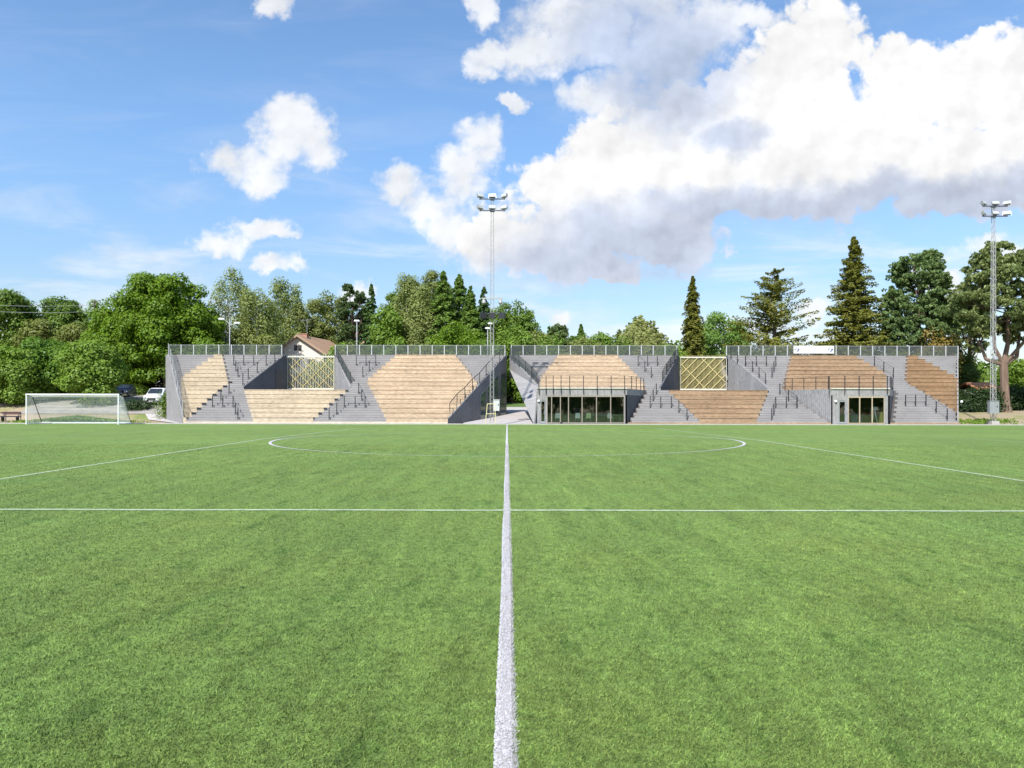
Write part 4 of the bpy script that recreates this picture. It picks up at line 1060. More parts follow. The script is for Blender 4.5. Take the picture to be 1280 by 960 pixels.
for a in (-1.75, 1.75):
    for b in (-.33, .33): MB().tube((a, b, .7), (a, b, 0), .025).build('leg', M['steel'], o)
x = X(1094.5, 64.9); o = thing('folding_stand', 'white folding stand behind the glass of the narrow room', 'stand', (x, 64.9, .05), local=True)
MB().bar((-.12, 0, 1.35), (.18, 0, .0), .06).build('leg', M['wplastic'], o); MB().bar((.0, .2, 1.3), (-.15, .3, .0), .05).build('leg', M['wplastic'], o)
MB().box(-.3, .2, .0, .04, 1.2, 1.5).build('board', M['wplastic'], o)
x = X(1102.5, 64.5); o = thing('floor_sign', 'yellow folding floor sign at the right pane of the narrow room', 'sign', (x, 64.55, .05), local=True)
ys2 = mat('yellow plastic', (.75, .60, .15), .5)
MB().prism([(-.2, -.15, 0), (.2, -.15, 0), (.1, -.02, 1.05), (-.1, -.02, 1.05)], (0, .02, .0)).build('panel', ys2, o)
MB().prism([(-.2, .2, 0), (.2, .2, 0), (.1, .03, 1.05), (-.1, .03, 1.05)], (0, .02, .0)).build('panel', ys2, o)
for (px, w_, h_, dd, c_, lb) in ((1071, 1.0, .8, 66.5, (.15, .2, .3), 'blue-grey storage cupboard behind the left pane of the narrow room'), (1084, .9, 1.0, 66.8, (.3, .1, .07), 'dark red cupboard behind the middle pane of the narrow room')):
    x = X(px, dd); o = thing('cupboard', lb, 'cupboard', (x, dd, .05), local=True); cm = mat('cupboard paint', c_, .6)
    MB().box(-w_/2, w_/2, 0, .5, .08, h_).box(-w_/2-.03, w_/2+.03, -.03, .5, h_, h_+.04).build('carcass', cm, o)
    for s in (0, 1):
        dd_ = MB().box(-w_/2+s*w_/2+.01, s*w_/2-.01, -.025, -.003, .1, h_-.02).build('door', cm, o)
        MB().box((-.08 if s == 0 else .05), (-.05 if s == 0 else .08), -.05, -.025, h_*.5, h_*.5+.12).build('handle', M['steel'], dd_)
o = MB().lathe((X(701.5, 63.2), 63.1, .04), [(.10, 0), (.13, .02), (.13, .08), (.1, .12), (.04, .15)], 12).build('kerb_marker', M['black'], None, loc=None)
tag(o, 'small black marker cap on the pale kerb in front of the glazed room', 'marker')
# wall lamp on the right end of the grandstand
MB().lathe((WR[0]+.2, 63.9, Z(501, 64)), [(.03, -.1), (.1, -.08), (.1, .08), (.03, .1)], 10).build('wall_lamp', M['white'], grr)
# ------------------------------------------------------------------ trees
def quads(cen, nrm, size, asp=1., along=None):
    """leaf faces: centre, normal, half-size"""
    n = len(cen); nrm = nrm/np.linalg.norm(nrm, axis=1, keepdims=True)
    r = rng.normal(size=(n, 3)) if along is None else along
    a = np.cross(nrm, r); a /= np.linalg.norm(a, axis=1, keepdims=True)+1e-9
    b = np.cross(nrm, a)
    s = size[:, None]
    # rhombus-like leaf clump
    p0 = cen+b*s*asp; p1 = cen+a*s*.72; p2 = cen-b*s*asp*.9; p3 = cen-a*s*.72
    return np.stack([p0, p1, p2, p3], 1).reshape(-1, 3)
def crown_obj(name, V, m, parent, kind=None):
    off = np.array(ORI[parent.name]) if parent else np.zeros(3)
    me = bpy.data.meshes.new(name); n = len(V)//4
    me.vertices.add(len(V)); me.vertices.foreach_set('co', (V-off).astype(np.float32).ravel())
    me.loops.add(4*n); me.loops.foreach_set('vertex_index', np.arange(4*n, dtype=np.int32))
    me.polygons.add(n); me.polygons.foreach_set('loop_start', np.arange(0, 4*n, 4, dtype=np.int32)); me.polygons.foreach_set('loop_total', np.full(n, 4, dtype=np.int32))
    me.materials.append(m); me.update(calc_edges=True)
    o = link(bpy.data.objects.new(name, me))
    if parent: o.parent = parent; ORI[o.name] = Vector(off)
    return o
def ball(n):
    v = rng.normal(size=(n, 3)); return v/np.linalg.norm(v, axis=1, keepdims=True)
def rprof(kind, t):
    """relative half width at relative height t (0 bottom .. 1 top)"""
    if kind == 'round': return np.sqrt(np.clip(1-((t-.42)/.60)**2, 0, 1))
    if kind == 'egg': return np.sqrt(np.clip(1-((t-.36)/.66)**2, 0, 1))*(1-.12*t)
    if kind == 'column': return np.clip(1.15*np.sqrt(np.clip(1-((t-.4)/.62)**2, 0, 1)), 0, 1)
    if kind == 'bush': return np.sqrt(np.clip(1-(t*.97)**2.4, 0, 1))
LM = {}
def LMAT(key, c, c2=None, tr=.30):
    if key not in LM: LM[key] = leafmat(key, c, c2, tr=tr)
    return LM[key]
G_maple = lambda: LMAT('maple leaves', (0.086, 0.162, 0.010), (0.164, 0.259, 0.023))
G_mid = lambda: LMAT('mid green leaves', (0.080, 0.146, 0.017), (0.147, 0.223, 0.036))
G_light = lambda: LMAT('light green leaves', (0.118, 0.207, 0.023), (0.193, 0.291, 0.045))
G_olive = lambda: LMAT('olive leaves', (0.137, 0.177, 0.037), (0.213, 0.239, 0.067))
G_birch = lambda: LMAT('birch leaves', (0.153, 0.206, 0.053), (0.271, 0.304, 0.098))
G_dark = lambda: LMAT('dark leaves', (0.053, 0.100, 0.021), (0.107, 0.162, 0.032))
G_spruce = lambda: LMAT('spruce needles', (0.069, 0.141, 0.045), (0.140, 0.227, 0.062), tr=.15)
G_spruce2 = lambda: LMAT('bright spruce needles', (0.110, 0.202, 0.040), (0.209, 0.302, 0.062), tr=.2)
G_pine = lambda: LMAT('pine needles', (0.090, 0.160, 0.061), (0.197, 0.262, 0.092), tr=.15)
G_cedar = lambda: LMAT('yellowish conifer sprays', (0.116, 0.138, 0.023), (0.232, 0.227, 0.045), tr=.2)
G_willow = lambda: LMAT('willow leaves', (0.205, 0.243, 0.071), (0.321, 0.332, 0.117))
G_rust = lambda: LMAT('rusty leaves', (0.267, 0.138, 0.045), (0.249, 0.227, 0.052))

def limbs(trunk, base, top, r0, ends, n=7, forks=9):
    """tapered trunk and limbs reaching to some clump centres"""
    base = Vector(base); top = Vector(top); H = top-base
    pts = [base+H*t+Vector((random.uniform(-.1, .1)*H.length*.03, random.uniform(-.1, .1)*H.length*.03, 0)) for t in (0, .12, .3, .5, .7, .86)]
    rs = [r0*1.35, r0, r0*.85, r0*.62, r0*.4, r0*.2]
    trunk.path(pts, rs, n)
    for e in ends[:forks]:
        e = Vector(e); t = min(.8, max(.18, (e.z-base.z)/H.length*.62)); s = base+H*t
        m = s.lerp(e, .5)+Vector((0, 0, -.08*(e-s).length)); rr = r0*(1-t)*.5
        trunk.tube(s, m, rr, rr*.62, 5); trunk.tube(m, e, rr*.62, rr*.18, 5)

def tree(name, label, px, py_top, wpx, y, m, shape='round', zb=.25, leaf=.30, nl=16000, ncl=70, rc=.17, bark='bark', trunk=True, droop=0., gap=0., depth=.9, group=None, py_bot=None, cat='tree', trunk_px=None, fork=9, asp=1.):
    if cat == 'tree' and not gap: nl = int(nl*1.35); ncl = int(ncl*1.25)
    x = X(px, y); zt = Z(py_top, y); g = gz(x, y); H = zt-g
    z0 = g+zb*H if py_bot is None else Z(py_bot, y)
    Wd = wpx/2*y/F
    tx = X(trunk_px, y) if trunk_px else x
    o = thing(name, label, cat, (tx, y, g), group=group)
    hh = zt-z0
    # clump centres near the outside of the crown
    C = []; tries = 0
    while len(C) < ncl and tries < ncl*40:
        tries += 1
        t = rng.uniform(0.02, .97); w = float(rprof(shape, np.array(t)))
        a = rng.uniform(0, 2*np.pi); q = rng.uniform(.45, 1.0)**.6
        r_ = w*q*(1-rc*.6)
        if rng.uniform() > w*.9+.12: continue
        C.append((x+math.cos(a)*r_*Wd, y+math.sin(a)*r_*Wd*depth, z0+t*hh*(1-rc*.5)))
    C = np.array(C); k = len(C)
    if gap: C = C[rng.uniform(size=k) > gap]; k = len(C)
    rcl = max(Wd*rc, .95)*rng.uniform(.65, 1.45, size=k)
    per = (rcl**2/np.sum(rcl**2)*nl).astype(int)+8
    cen = []; nr = []
    for c, r_, p in zip(C, rcl, per):
        b = ball(p); rad = r_*rng.uniform(.45, 1.15, size=(p, 1))**.8
        b2 = b*rad*np.array([1, 1, .78+droop*.9])
        if droop: b2[:, 2] -= droop*r_*rng.uniform(0, 1.2, size=p)
        cen.append(c+b2); nr.append(b*1.2+np.array([-.1, -.25, .55])+rng.normal(size=(p, 3))*.38)
    # loose inner leaves close the crown's heart
    ni = int(nl*.38*(1-gap)); b = ball(ni)*rng.uniform(.2, .84, size=(ni, 1))**.7
    t = b[:, 2]*.5+.5; ww = rprof(shape, t)
    inner = np.stack([x+b[:, 0]*Wd*ww*.95, y+b[:, 1]*Wd*ww*.95*depth, z0+t*hh], 1)
    cen.append(inner); nr.append(rng.normal(size=(ni, 3)))
    cen = np.concatenate(cen); nr = np.concatenate(nr)
    sz = leaf*rng.uniform(.55, 1.25, size=len(cen))
    al = None
    if droop: al = np.tile(np.array([[.05, .05, 1.]]), (len(cen), 1))+rng.normal(size=(len(cen), 3))*.35; 
    V = quads(cen, nr, sz*.5*1.25, asp if not droop else 1.0)
    crown_obj('crown', V, m, o)
    if trunk:
        mb = MB(); ends = sorted(C.tolist(), key=lambda c: rng.uniform())
        limbs(mb, (tx, y, g-.3), (x, y, z0+hh*.8), max(.16, H*.019), ends, forks=fork); mb.build('trunk', M[bark], o, fix=False)
    return o

def conifer(name, label, px, py_top, wpx, y, m, zb=.03, nb=230, per=55, leaf=.32, droop=.35, power=.85, irr=.25, up=0., bark='bark', group=None, py_bot=None, depth=1., top_w=.02, gaps=0., lean=0.):
    nb = int(nb*.95); per = int(per*1.7); py_bot = py_bot or 446
    x = X(px, y); zt = Z(py_top, y); g = gz(x, y); H = zt-g; z0 = g+zb*H if py_bot is None else Z(py_bot, y); hh = zt-z0; Wd = wpx/2*y/F
    o = thing(name, label, 'tree', (x, y, g), group=group)
    cen = []; nr = []; al = []; sz = []; mb = MB()
    mb.path([(x, y, g-.3), (x, y, g+H*.3), (x+lean*.5, y, g+H*.65), (x+lean, y, zt-.1)], [H*.02+.06, H*.016+.04, H*.008+.03, .02], 7)
    lay = np.sort(rng.uniform(0, 1, nb)**1.0)
    for i, t in enumerate(lay):
        t = (int(t*nb/9)+rng.uniform(-.45, .45))/(nb/9); t = min(.985, max(0, t))
        L_ = Wd*((1-t)**power+top_w)*(1+rng.uniform(-irr*1.25, irr*.55))
        a = rng.uniform(0, 2*np.pi)
        if gaps and math.sin(a*2+t*19) > 1-gaps: continue
        s = np.linspace(.08, 1, per)**.8+rng.uniform(-.01, .01, per)
        base = np.array([x+lean*t, y, z0+t*hh]); d = np.array([math.cos(a), math.sin(a)*depth, 0])
        zz = up*L_*s-droop*L_*s**1.6+.22*droop*L_*s**3
        lat = np.array([-d[1], d[0], 0]); spread = (.10+.26*L_*(1.05-s))*rng.uniform(-1, 1, per)
        c = base+np.outer(s*L_, d)+np.outer(spread, lat); c[:, 2] += zz-rng.uniform(0, 1, per)**1.5*(.30+.13*L_*(1.1-s))
        cen.append(c); nn = np.tile(np.array([d[0]*.35, d[1]*.35, 1.0]), (per, 1))+rng.normal(size=(per, 3))*.55; nr.append(nn)
        sz.append(leaf*rng.uniform(.6, 1.2, per)*(1.0-.45*t))
        al.append(np.tile(lat, (per, 1))+rng.normal(size=(per, 3))*.3)
        if i % 3 == 0 and L_ > .6:
            e = base+d*L_*.75; mb.tube(tuple(base), (e[0], e[1], base[2]+float(zz[int(per*.7)])), .05, .015, 4)
    cen = np.concatenate(cen); nr = np.concatenate(nr); sz = np.concatenate(sz); al = np.concatenate(al)
    V = quads(cen, nr, sz*.52, 1.6, al)
    crown_obj('crown', V, m, o); mb.build('trunk', M[bark], o, fix=False)
    return o

def pine(name, label, px, py_top, wpx, y, m, clumps=None, ncl=80, nl=18000, rc=.13, shape='egg', zb=.3, leaf=.3, gap=0., group=None, trunk_px=None, forkz=None, py_bot=None, bark='pinebark', r0=None):
    ncl = int(ncl*2.0); rc *= 1.1; nl = int(nl*2.1); py_bot = py_bot or 446
    """dense bottle-brush tufts: spiky faces pointing outward from each tuft"""
    x = X(px, y); zt = Z(py_top, y); g = gz(x, y); H = zt-g; z0 = g+zb*H if py_bot is None else Z(py_bot, y); hh = zt-z0; Wd = wpx/2*y/F
    tx = X(trunk_px, y) if trunk_px else x
    o = thing(name, label, 'tree', (tx, y, g), group=group)
    C = []
    while len(C) < ncl:
        t = rng.uniform(.0, .98); w = float(rprof(shape, np.array(t)))
        if rng.uniform() > w*.85+.15: continue
        a = rng.uniform(0, 2*np.pi); q = rng.uniform(.3, 1.0)**.55
        C.append((x+math.cos(a)*w*q*Wd*(1-rc*.5), y+math.sin(a)*w*q*Wd*.85, z0+t*hh*(1-rc*.4)))
    C = np.array(C)
    rcl = Wd*rc*rng.uniform(.6, 1.5, len(C)); per = (rcl**2/np.sum(rcl**2)*nl).astype(int)+10
    cen = []; nr = []; al = []
    for c, r_, p in zip(C, rcl, per):
        # many small tufts on a flattened cushion
        k = max(4, p//24); tb = ball(k)*rng.uniform(.4, 1, (k, 1)); tb[:, 2] = tb[:, 2]*.9; tc_ = c+tb*r_*np.array([1.15, 1.15, .72])
        idx = rng.integers(0, k, p); b = ball(p); b[:, 2] = b[:, 2]*.7+.3
        cen.append(tc_[idx]+b*.26*rng.uniform(.4, 1.2, (p, 1))); al.append(b); nr.append(np.cross(b, rng.normal(size=(p, 3)))+tb[idx]*.6)
    cen = np.concatenate(cen); nr = np.concatenate(nr); al = np.concatenate(al)
    nn = nr/(np.linalg.norm(nr, axis=1, keepdims=True)+1e-9)
    lat = np.cross(al, nn)
    V = quads(cen, nn, leaf*rng.uniform(.5, 1.1, len(cen))*.42, 1.9, lat)
    crown_obj('crown', V, m, o)
    mb = MB(); r0 = r0 or H*.022
    if forkz:
        b0 = Vector((tx, y, g-.3)); f0 = Vector((tx-.25, y, Z(forkz, y)))
        mb.path([b0, b0.lerp(f0, .25), b0.lerp(f0, .6), f0], [r0*1.7, r0*1.15, r0*1.0, r0*1.0], 9)
        ms = []
        for (qx, qy, k) in ((tx-2.9, 425, .55), (tx-1.6, 385, .6), (tx+1.0, 370, .72), (tx+2.6, 415, .62), (tx+4.0, 345, .5)):
            e = Vector((qx, y+random.uniform(-1.5, 1.5), Z(qy, y))); m1 = f0.lerp(e, .35)+Vector(((qx-tx)*.32, 0, -.5)); m2 = f0.lerp(e, .7)+Vector(((qx-tx)*.16, 0, .3))
            mb.path([f0+Vector((0, 0, -.3)), m1, m2, e], [r0*k, r0*k*.8, r0*k*.55, r0*k*.2], 7); ms += [m1, m2, e]
        for c in C[rng.permutation(len(C))[:40]]:
            c = Vector(c); s = min(ms, key=lambda q: (q-c).length); mid = s.lerp(c, .5)+Vector((0, 0, -.25)); mb.tube(s, mid, .09, .06, 5); mb.tube(mid, c, .06, .02, 5)
    else:
        limbs(mb, (tx, y, g-.3), (x, y, z0+hh*.85), r0, C[rng.permutation(len(C))].tolist(), forks=26)
    mb.build('trunk', M[bark], o, fix=False)
    return o
def willow(name, label, px, py_top, wpx, y, m, n=420, per=44):
    x = X(px, y); zt = Z(py_top, y); g = gz(x, y); H = zt-g; Wd = wpx/2*y/F
    o = thing(name, label, 'tree', (x, y, g)); cen = []; nr = []
    for i in range(n):
        a = rng.uniform(0, 2*np.pi); q = math.sqrt(rng.uniform(0, 1)); r_ = q*Wd
        top = zt-(q**2.2)*H*.40-rng.uniform(0, 1)**2*H*.22-abs(math.sin(a*2.5+q*4))*H*.07; ln = rng.uniform(.25, .6)*H
        s = np.linspace(0, 1, per); c = np.zeros((per, 3))
        c[:, 0] = x+math.cos(a)*(r_+.35*s*s)+rng.normal(size=per)*.07; c[:, 1] = y+math.sin(a)*(r_+.35*s*s)+rng.normal(size=per)*.09; c[:, 2] = top-s*ln+.8*np.sin(np.minimum(s*6, 3.14))*.35
        cen.append(c); nr.append(np.tile([math.cos(a), math.sin(a), .25], (per, 1))+rng.normal(size=(per, 3))*.5)
    cen = np.concatenate(cen); nr = np.concatenate(nr)
    al = np.cross(nr, np.tile([[0, 0, 1.]], (len(nr), 1)))
    V = quads(cen, nr, .17*rng.uniform(.6, 1.3, len(cen)), 1.7, al+rng.normal(size=al.shape)*.15)
    crown_obj('crown', V, m, o)
    mb = MB(); ends = [(x+random.uniform(-.7, .7)*Wd, y+random.uniform(-.6, .6)*Wd, g+H*random.uniform(.6, .85)) for _ in range(14)]
    limbs(mb, (x, y, g-.3), (x, y, g+H*.85), .4, ends, forks=14); mb.build('trunk', M['bark'], o, fix=False)

GT = 'broadleaf trees behind the grandstand'; GC = 'conifers behind the grandstand'
# far left woods
tree('tree', 'dark broadleaf tree at the far left edge, above the wires', 6, 354, 100, 112, G_mid(), 'round', .12, .34, 12000, 60, .2, group=GT)
tree('tree', 'broadleaf tree second from the left edge with a rounded top', 78, 364, 84, 118, G_mid(), 'round', .12, .34, 12000, 60, .2, group=GT)
tree('tree', 'brownish green tree low between the two dark trees at far left', 50, 392, 62, 108, G_olive(), 'round', .1, .3, 7000, 44, .22, group=GT)
tree('tree', 'lighter green tree peeping between the far-left trees and the big maple', 136, 366, 92, 121, G_light(), 'round', .12, .34, 9000, 50, .2, group=GT)
tree('maple_tree', 'big round bright green maple left of the grandstand, largest crown of all', 207, 334, 156, 101, G_maple(), 'egg', .05, .31, 40000, 150, .135, fork=14, py_bot=476)
tree('maple_tree', 'lower green maple leaning against the left side of the big round maple', 150, 380, 104, 103, G_maple(), 'round', .04, .31, 17000, 80, .17, fork=8, py_bot=480)
# front left bushes
for (px, pt, w, y, lab) in ((8, 428, 78, 84, 'light green bushy tree at the left edge behind the goal'), (62, 420, 84, 88, 'light green bushy tree above the left half of the goal'),
                            (112, 424, 84, 84, 'light green bushy tree above the right half of the goal')):
    tree('bushy_tree', lab, px, pt, w, y, G_light() if px != 62 else LMAT('fresh green leaves', (0.084, 0.169, 0.019), (0.141, 0.245, 0.037)), 'round', .02, .26, 15000, 75, .18, fork=6, group='light green bushy trees behind the goal')
tree('hedge', 'dark hedge under the bushy trees left of the goal', 40, 478, 150, 91, G_dark(), 'bush', 0, .26, 9000, 90, .12, trunk=False, cat='hedge', depth=.25)
tree('shrub', 'green shrub between the white van and the grandstand', 206, 489, 9, 79, G_mid(), 'column', .0, .13, 1500, 20, .3, cat='shrub', fork=4)
tree('hedge', 'very low dark hedge added for the shaded green strip between goal and van', 173, 506, 36, 82, LMAT('dark hedge leaves', (.020, .042, .012), (.040, .070, .020)), 'bush', .0, .16, 2600, 40, .12, trunk=False, cat='hedge', depth=.2)  # dark leaves stand in for tree shade over the green strip
tree('shrub', 'small green shrub on the verge between the dark car and the van', 172, 488, 26, 97, G_light(), 'bush', .0, .16, 2400, 26, .28, cat='shrub', fork=3)
# middle left
tree('birch_tree', 'tall sparse birch just right of the big round maple', 284, 327, 66, 108, G_birch(), 'egg', .2, .24, 6500, 60, .15, 'birchbark', droop=.5, gap=.15, group=GT, fork=22)
tree('birch_tree', 'full birch with drooping twigs behind the two-armed street lamp', 322, 352, 62, 106, G_birch(), 'column', .1, .24, 11000, 70, .17, 'birchbark', droop=.6, group=GT, fork=12)
tree('birch_tree', 'tall full birch behind the gabled house, left of its chimney', 358, 341, 68, 122, G_birch(), 'egg', .1, .26, 13000, 80, .15, 'birchbark', droop=.6, group=GT, fork=12)
tree('tree', 'green tree low behind the fence at the birches', 300, 404, 80, 112, G_mid(), 'round', .05, .3, 8000, 50, .18, group=GT)
tree('tree', 'low olive tree directly left of the gabled house', 328, 412, 44, 101, G_olive(), 'round', .05, .26, 5000, 40, .2, group=GT)
tree('tree', 'olive green tree right behind the house chimney', 408, 355, 84, 127, G_olive(), 'egg', .1, .28, 12000, 70, .16, group=GT)
pine('pine_tree', 'airy pine between the gabled house and the thin street lamp', 441, 344, 46, 121, LMAT('soft pine needles', (0.065, 0.111, 0.039), (0.117, 0.169, 0.065), tr=.2), ncl=44, nl=9000, rc=.2, gap=.2, zb=.12, leaf=.34, group=GC)
conifer('spruce_tree', 'slim dark spruce just right of the thin street lamp', 464, 352, 36, 118, G_spruce(), nb=180, per=40, group=GC)
tree('tree', 'bright green tree right of the slim dark spruce', 487, 372, 52, 112, G_light(), 'egg', .05, .28, 10000, 60, .17, group=GT)
tree('tree', 'fresh green shrubby tree just right of the gabled house', 424, 424, 34, 106, G_light(), 'round', .05, .24, 4000, 34, .22, group=GT)
tree('birch_tree', 'tall pale birch left of the tall spruces, centre left', 512, 333, 62, 116, G_birch(), 'egg', .08, .26, 13000, 80, .15, 'birchbark', droop=.5, group=GT, fork=14)
tree('tree', 'rounded yellow-green tree top behind the tall spruces', 545, 331, 52, 132, G_olive(), 'round', .3, .3, 8000, 50, .17, group=GT)
conifer('spruce_tree', 'tallest bright spruce left of the central mast', 554, 337, 62, 112, G_spruce2(), nb=300, per=52, power=.7, group=GC)
conifer('spruce_tree', 'second bright spruce, close right of the tallest one', 574, 341, 58, 115, G_spruce2(), nb=280, per=52, power=.7, group=GC)
conifer('spruce_tree', 'shorter spruce between the tall spruces and the central mast', 588, 356, 48, 110, G_spruce2(), nb=240, per=46, power=.75, group=GC)
conifer('spruce_tree', 'dark spruce tip right behind the central mast', 605, 355, 40, 118, G_spruce(), nb=200, per=44, power=.75, group=GC)
tree('tree', 'low broad green tree in front of the spruces, centre left', 570, 396, 110, 104, G_maple(), 'round', .02, .28, 15000, 85, .15, group=GT)
tree('tree', 'full green tree right of the central mast', 646, 367, 84, 114, G_mid(), 'round', .06, .30, 15000, 80, .16, group=GT)
tree('tree', 'bright green low tree right of the central mast, above the passage', 640, 400, 60, 104, G_light(), 'round', .06, .28, 9000, 55, .18, group=GT)
tree('tree', 'green bush seen through the passage behind the rail fence', 648, 455, 60, 111, G_mid(), 'round', .0, .28, 7000, 50, .2, group=GT)
tree('tree', 'grey-green tree behind the stand between mast and small pine', 676, 408, 44, 108, G_olive(), 'round', .05, .26, 7000, 44, .2, group=GT)
pine('pine_tree', 'small pine standing alone right of the central mast', 698, 402, 34, 118, G_pine(), ncl=36, nl=6500, rc=.26, zb=.1, leaf=.3, group=GC)
conifer('spruce_tree', 'small spruce between the small pine and the willow', 726, 404, 28, 120, G_spruce2(), nb=150, per=32, group=GC)
tree('tree', 'bright green round tree just left of the willow', 750, 408, 46, 118, G_light(), 'round', .05, .28, 8000, 48, .2, group=GT)
willow('willow_tree', 'pale weeping willow behind the right grandstand', 800, 392, 84, 106, G_willow())
conifer('spruce_tree', 'narrow pointed brownish conifer left of the right lattice screen', 866, 343, 38, 98, G_cedar(), nb=330, per=44, power=.62, droop=.6, irr=.42, leaf=.26, group=GC)
tree('tree', 'light green spreading tree above the right lattice screen', 903, 384, 84, 116, LMAT('fresh pale leaves', (0.106, 0.207, 0.033), (0.197, 0.303, 0.066)), 'round', .06, .28, 15000, 80, .16, group=GT)
conifer('cedar_tree', 'broad open yellow-green conifer with upswept arms above the banner', 968, 336, 112, 96, G_cedar(), nb=210, per=70, power=.5, droop=.10, up=.30, irr=.45, leaf=.30, group=GC, gaps=.25)
conifer('spruce_tree', 'tall broad spruce with the highest tip on the right side', 1067, 293, 100, 94, G_cedar(), nb=460, per=64, power=.92, droop=.15, up=.10, irr=.42, leaf=.28, group=GC)
pine('pine_tree', 'dense dark rounded pine right of the tall broad spruce', 1148, 305, 96, 92, G_pine(), ncl=120, nl=32000, rc=.15, zb=.16, leaf=.32, group=GC)
tree('tree', 'rust tinged small tree in front of the dense dark pine', 1172, 400, 48, 88, G_rust(), 'round', .1, .24, 3500, 30, .22, group=GT)
pine('pine_tree', 'big forked pine at the right edge with its bare trunk showing', 1252, 297, 112, 82, LMAT('grey green pine needles', (0.120, 0.170, 0.061), (0.254, 0.291, 0.106), tr=.15), ncl=95, nl=27000, rc=.13, zb=.22, leaf=.30, trunk_px=1257, forkz=452, group=GC, py_bot=424, r0=.42)
pine('pine_tree', 'open grey-green pine between the dark pine and the right mast', 1212, 345, 60, 95, LMAT('grey green pine needles', (.05, .08, .03)), ncl=40, nl=8000, rc=.2, leaf=.3, group=GC, py_bot=440)
tree('tree', 'olive green tree between the pine and the slim dark spruce', 452, 384, 54, 124, G_olive(), 'round', .1, .26, 8000, 50, .18, group=GT)
tree('tree', 'mid green tree behind the pale birch, left of the tall spruces', 496, 352, 58, 128, G_mid(), 'egg', .1, .28, 10000, 60, .17, group=GT)
tree('birch_tree', 'second pale birch, close left of the tallest bright spruce', 532, 344, 44, 112, G_birch(), 'egg', .1, .24, 9000, 60, .17, 'birchbark', droop=.5, group=GT, fork=12)
tree('tree', 'mid green tree filling between the shorter spruce and the mast', 602, 378, 60, 120, G_mid(), 'round', .1, .28, 9000, 50, .18, group=GT)
tree('tree', 'mid green rounded tree low between small pine and willow', 716, 414, 54, 122, G_mid(), 'round', .1, .28, 8000, 50, .18, group=GT)
tree('tree', 'brownish green tree in front of the dark trees at far left', 92, 398, 54, 106, G_olive(), 'round', .1, .28, 7000, 44, .2, group=GT)
# low greenery closing the gaps
lo = [(235, 428, 70), (262, 425, 60), (440, 426, 60), (470, 424, 60), (500, 420, 60), (535, 420, 60), (600, 418, 60), (690, 412, 70), (732, 414, 64), (770, 412, 56), (838, 424, 50)]
for i, (px, pt, w) in enumerate(lo):
    tree('shrub', 'green shrub showing through the wire fence, %s' % ['below the big round maple', 'right below the big maple', 'under the thin street lamp', 'left of the pale birch', 'under the pale birch', 'left of the tall spruces',
         'behind the central mast', 'under the small pine', 'under the small spruce', 'left under the willow', 'right under the willow'][i], px, pt, w, 97-(i % 3)*1.5, (G_mid, G_light, G_olive)[i % 3](), 'round', .0, .26, 5000, 44, .2, trunk=False, cat='shrub', group='shrubs seen through the wire fence')
for i, (px, pt, w) in enumerate([(930, 424, 60), (975, 420, 70), (1030, 424, 60), (1078, 428, 60), (1120, 432, 50), (1165, 426, 50)]):
    tree('shrub', 'olive shrub showing through the wire fence, %s' % ['right of the lattice screen', 'under the open conifer', 'behind the banner', 'under the tall broad spruce', 'under the dense dark pine', 'under the rust tinged tree'][i], px, pt, w, 86, (G_olive, G_cedar)[i % 2](), 'round', .0, .26, 4500, 44, .2, trunk=False, cat='shrub', group='shrubs seen through the wire fence')
tree('shrub', 'yellow-green shrub filling the left lattice screen', 399, 449, 46, 81, G_olive(), 'bush', .0, .2, 12000, 90, .2, trunk=False, cat='shrub')
tree('shrub', 'low green shrub at the left side of the left lattice screen', 372, 464, 36, 80.5, G_olive(), 'bush', .0, .2, 8000, 70, .22, trunk=False, cat='shrub')
tree('shrub', 'dense olive shrub filling the right lattice screen', 864, 442, 50, 81, LMAT('dull olive leaves', (.075, .085, .02), (.13, .13, .04)), 'bush', .0, .2, 14000, 110, .2, trunk=False, cat='shrub')
tree('shrub', 'dense olive shrub at the right side of the right lattice screen', 896, 442, 46, 81.5, LMAT('dull olive leaves', (.075, .085, .02), (.13, .13, .04)), 'bush', .0, .2, 14000, 110, .2, trunk=False, cat='shrub')
tree('hedge', 'dark green hedge between the grandstand end and the forked pine', 1215, 488, 100, 88, LMAT('dark hedge leaves', (.020, .042, .012), (.040, .070, .020)), 'bush', .0, .22, 11000, 110, .1, trunk=False, cat='hedge', depth=.2)
tree('hedge', 'dark green hedge in front of the orange roofed outbuilding', 1226, 486.5, 62, 82.6, LMAT('dark hedge leaves', (.020, .042, .012), (.040, .070, .020)), 'bush', .0, .2, 9000, 90, .12, trunk=False, cat='hedge', depth=.14)
tree('hedge', 'dark green hedge right of the forked pine', 1275, 484, 90, 86.5, LMAT('dark hedge leaves', (.020, .042, .012), (.040, .070, .020)), 'bush', .0, .22, 9000, 90, .12, trunk=False, cat='hedge', depth=.2)
tree('tree', 'yellow-green tree low at the right edge behind the forked pine', 1276, 444, 60, 95, G_light(), 'round', .1, .24, 6000, 44, .2, group=GT)
tree('tree', 'dark broadleaf tree beside the right end of the grandstand', 1203, 440, 30, 93, G_dark(), 'round', .05, .24, 6500, 44, .2, group=GT)
tree('tree', 'green tree low behind the road at the left, above the van', 190, 440, 70, 110, G_mid(), 'round', .0, .28, 8000, 50, .2, group=GT)
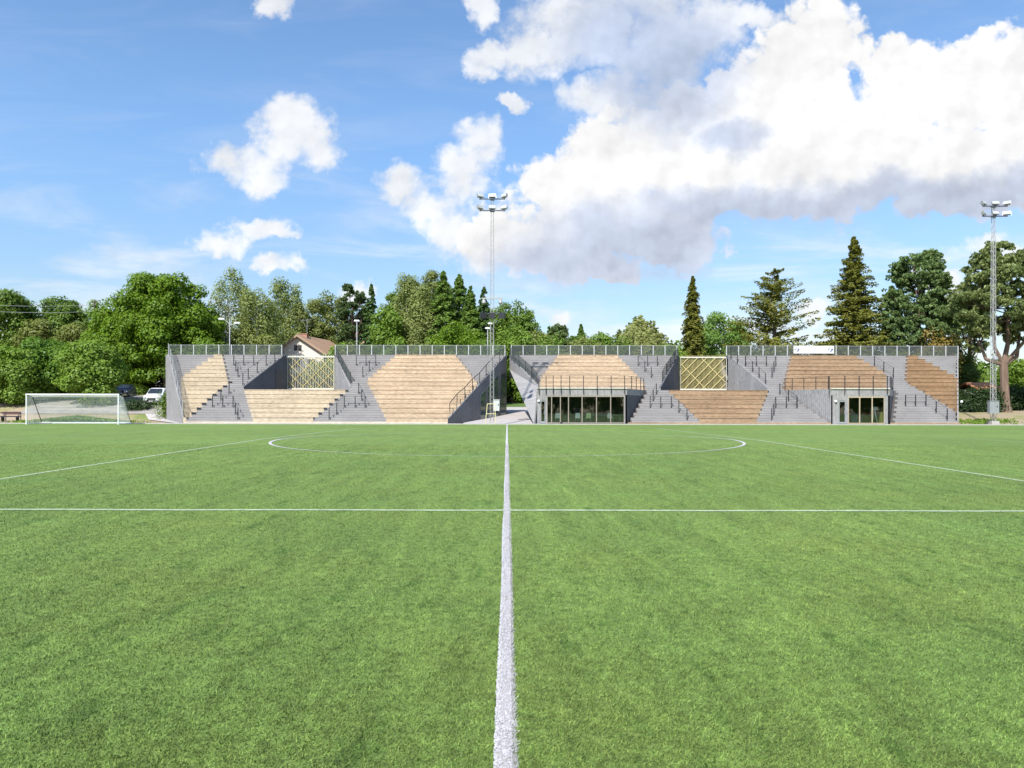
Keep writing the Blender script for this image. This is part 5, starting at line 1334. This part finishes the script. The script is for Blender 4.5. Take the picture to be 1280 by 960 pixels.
# a far wood closes the view near the ground
cen = []; nr = []
for i in range(420):
    px = rng.uniform(-140, 1420); y = rng.uniform(134, 150); x = X(px, y); g = gz(x, y)
    hgt = (11.5 if px < 860 else 7.5)*rng.uniform(.75, 1.1)
    k = 90; b = ball(k); c = np.array([x, y, g+hgt*rng.uniform(.3, .85)]); cen.append(c+b*np.array([3.2, 2.5, 2.6])*rng.uniform(.5, 1, (k, 1))); nr.append(b+rng.normal(size=(k, 3))*.5)
V = quads(np.concatenate(cen), np.concatenate(nr), .55*rng.uniform(.6, 1.3, 420*90), 1.)
o = crown_obj('woodland', V, G_mid(), None); tag(o, 'low continuous belt of distant green woodland behind all the trees', 'woodland', kind='stuff')
# tall weeds behind the goal
cen = []
for _ in range(9000):
    px = rng.normal(95, 26); y = rng.uniform(66, 71); x = X(px, y); cen.append((x, y, gz(x, y)+rng.uniform(0, .55)*max(.15, 1-abs(px-95)/70)))
for _ in range(450):
    px = rng.normal(1232, 20); y = rng.uniform(66, 70); x = X(px, y); cen.append((x, y, gz(x, y)+rng.uniform(0, .22)))
cen = np.array(cen); nr = rng.normal(size=cen.shape)*np.array([1, 1, .3])
o = crown_obj('tall_grass', quads(cen, nr, .10*rng.uniform(.6, 1.3, len(cen)), 1.6), G_light(), None); tag(o, 'tufts of tall green grass on the verge behind the goal and the right mast', 'grass', kind='stuff')

# blades of the artificial turf near the camera
def blades(name, n, kind, m, label):
    d = 2.2*np.exp(rng.uniform(0, 1, n*2)*math.log(26/2.2))       # density falls with the square of distance
    xx = rng.uniform(-.78, .78, n*2)*d; d = d[:n]; xx = xx[:n] if kind == 'green' else rng.uniform(-.042, .042, n)
    if kind == 'green':
        k = np.abs(xx) > .040; xx = xx[k]; d = d[k]
        k = np.abs(d-10.28) > .05; xx = xx[k]; d = d[k]
    n = len(xx); z = SL*d; h = rng.uniform(.006, .018, n); w = rng.uniform(.0010, .0020, n)*(1+d*.12)
    a = rng.uniform(0, 2*np.pi, n); lean = rng.normal(size=(n, 2))*.008+np.array([.004, -.003])
    b = np.stack([xx, d, z-.002], 1); s_ = np.stack([np.cos(a)*w, np.sin(a)*w, 0*a], 1)
    top = b+np.stack([lean[:, 0], lean[:, 1], h], 1); mid = b+np.stack([lean[:, 0]*.35, lean[:, 1]*.35, h*.6], 1)
    V = np.stack([b-s_, mid+s_*.9, top, mid-s_*.9], 1).reshape(-1, 3)
    V = np.stack([b-s_, b+s_, top+s_*.4, top-s_*.4], 1).reshape(-1, 3)
    o = crown_obj(name, V, m, None); tag(o, label, 'turf', kind='stuff')
bm_ = turf(True)
wm_ = leafmat('white turf blades', (.36, .35, .36), (.56, .545, .555), tr=.1)
blades('turf_blades', 620000, 'green', bm_, 'short green artificial turf blades covering the near pitch')
blades('line_blades', 42000, 'white', wm_, 'white artificial turf blades along the near halfway line')

cen = []; nr = []
for i in range(420):
    x = rng.uniform(-150, 150); y = rng.uniform(-78, -66); b = ball(70); c = np.array([x, y, rng.uniform(1, 9)]); cen.append(c+b*3.2*rng.uniform(.5, 1, (70, 1))); nr.append(b)
o = crown_obj('woodland', quads(np.concatenate(cen), np.concatenate(nr), .8*rng.uniform(.6, 1.2, 420*70), 1.), G_mid(), None); tag(o, 'trees across the pitch, mirrored in the glazing', 'woodland', kind='stuff')
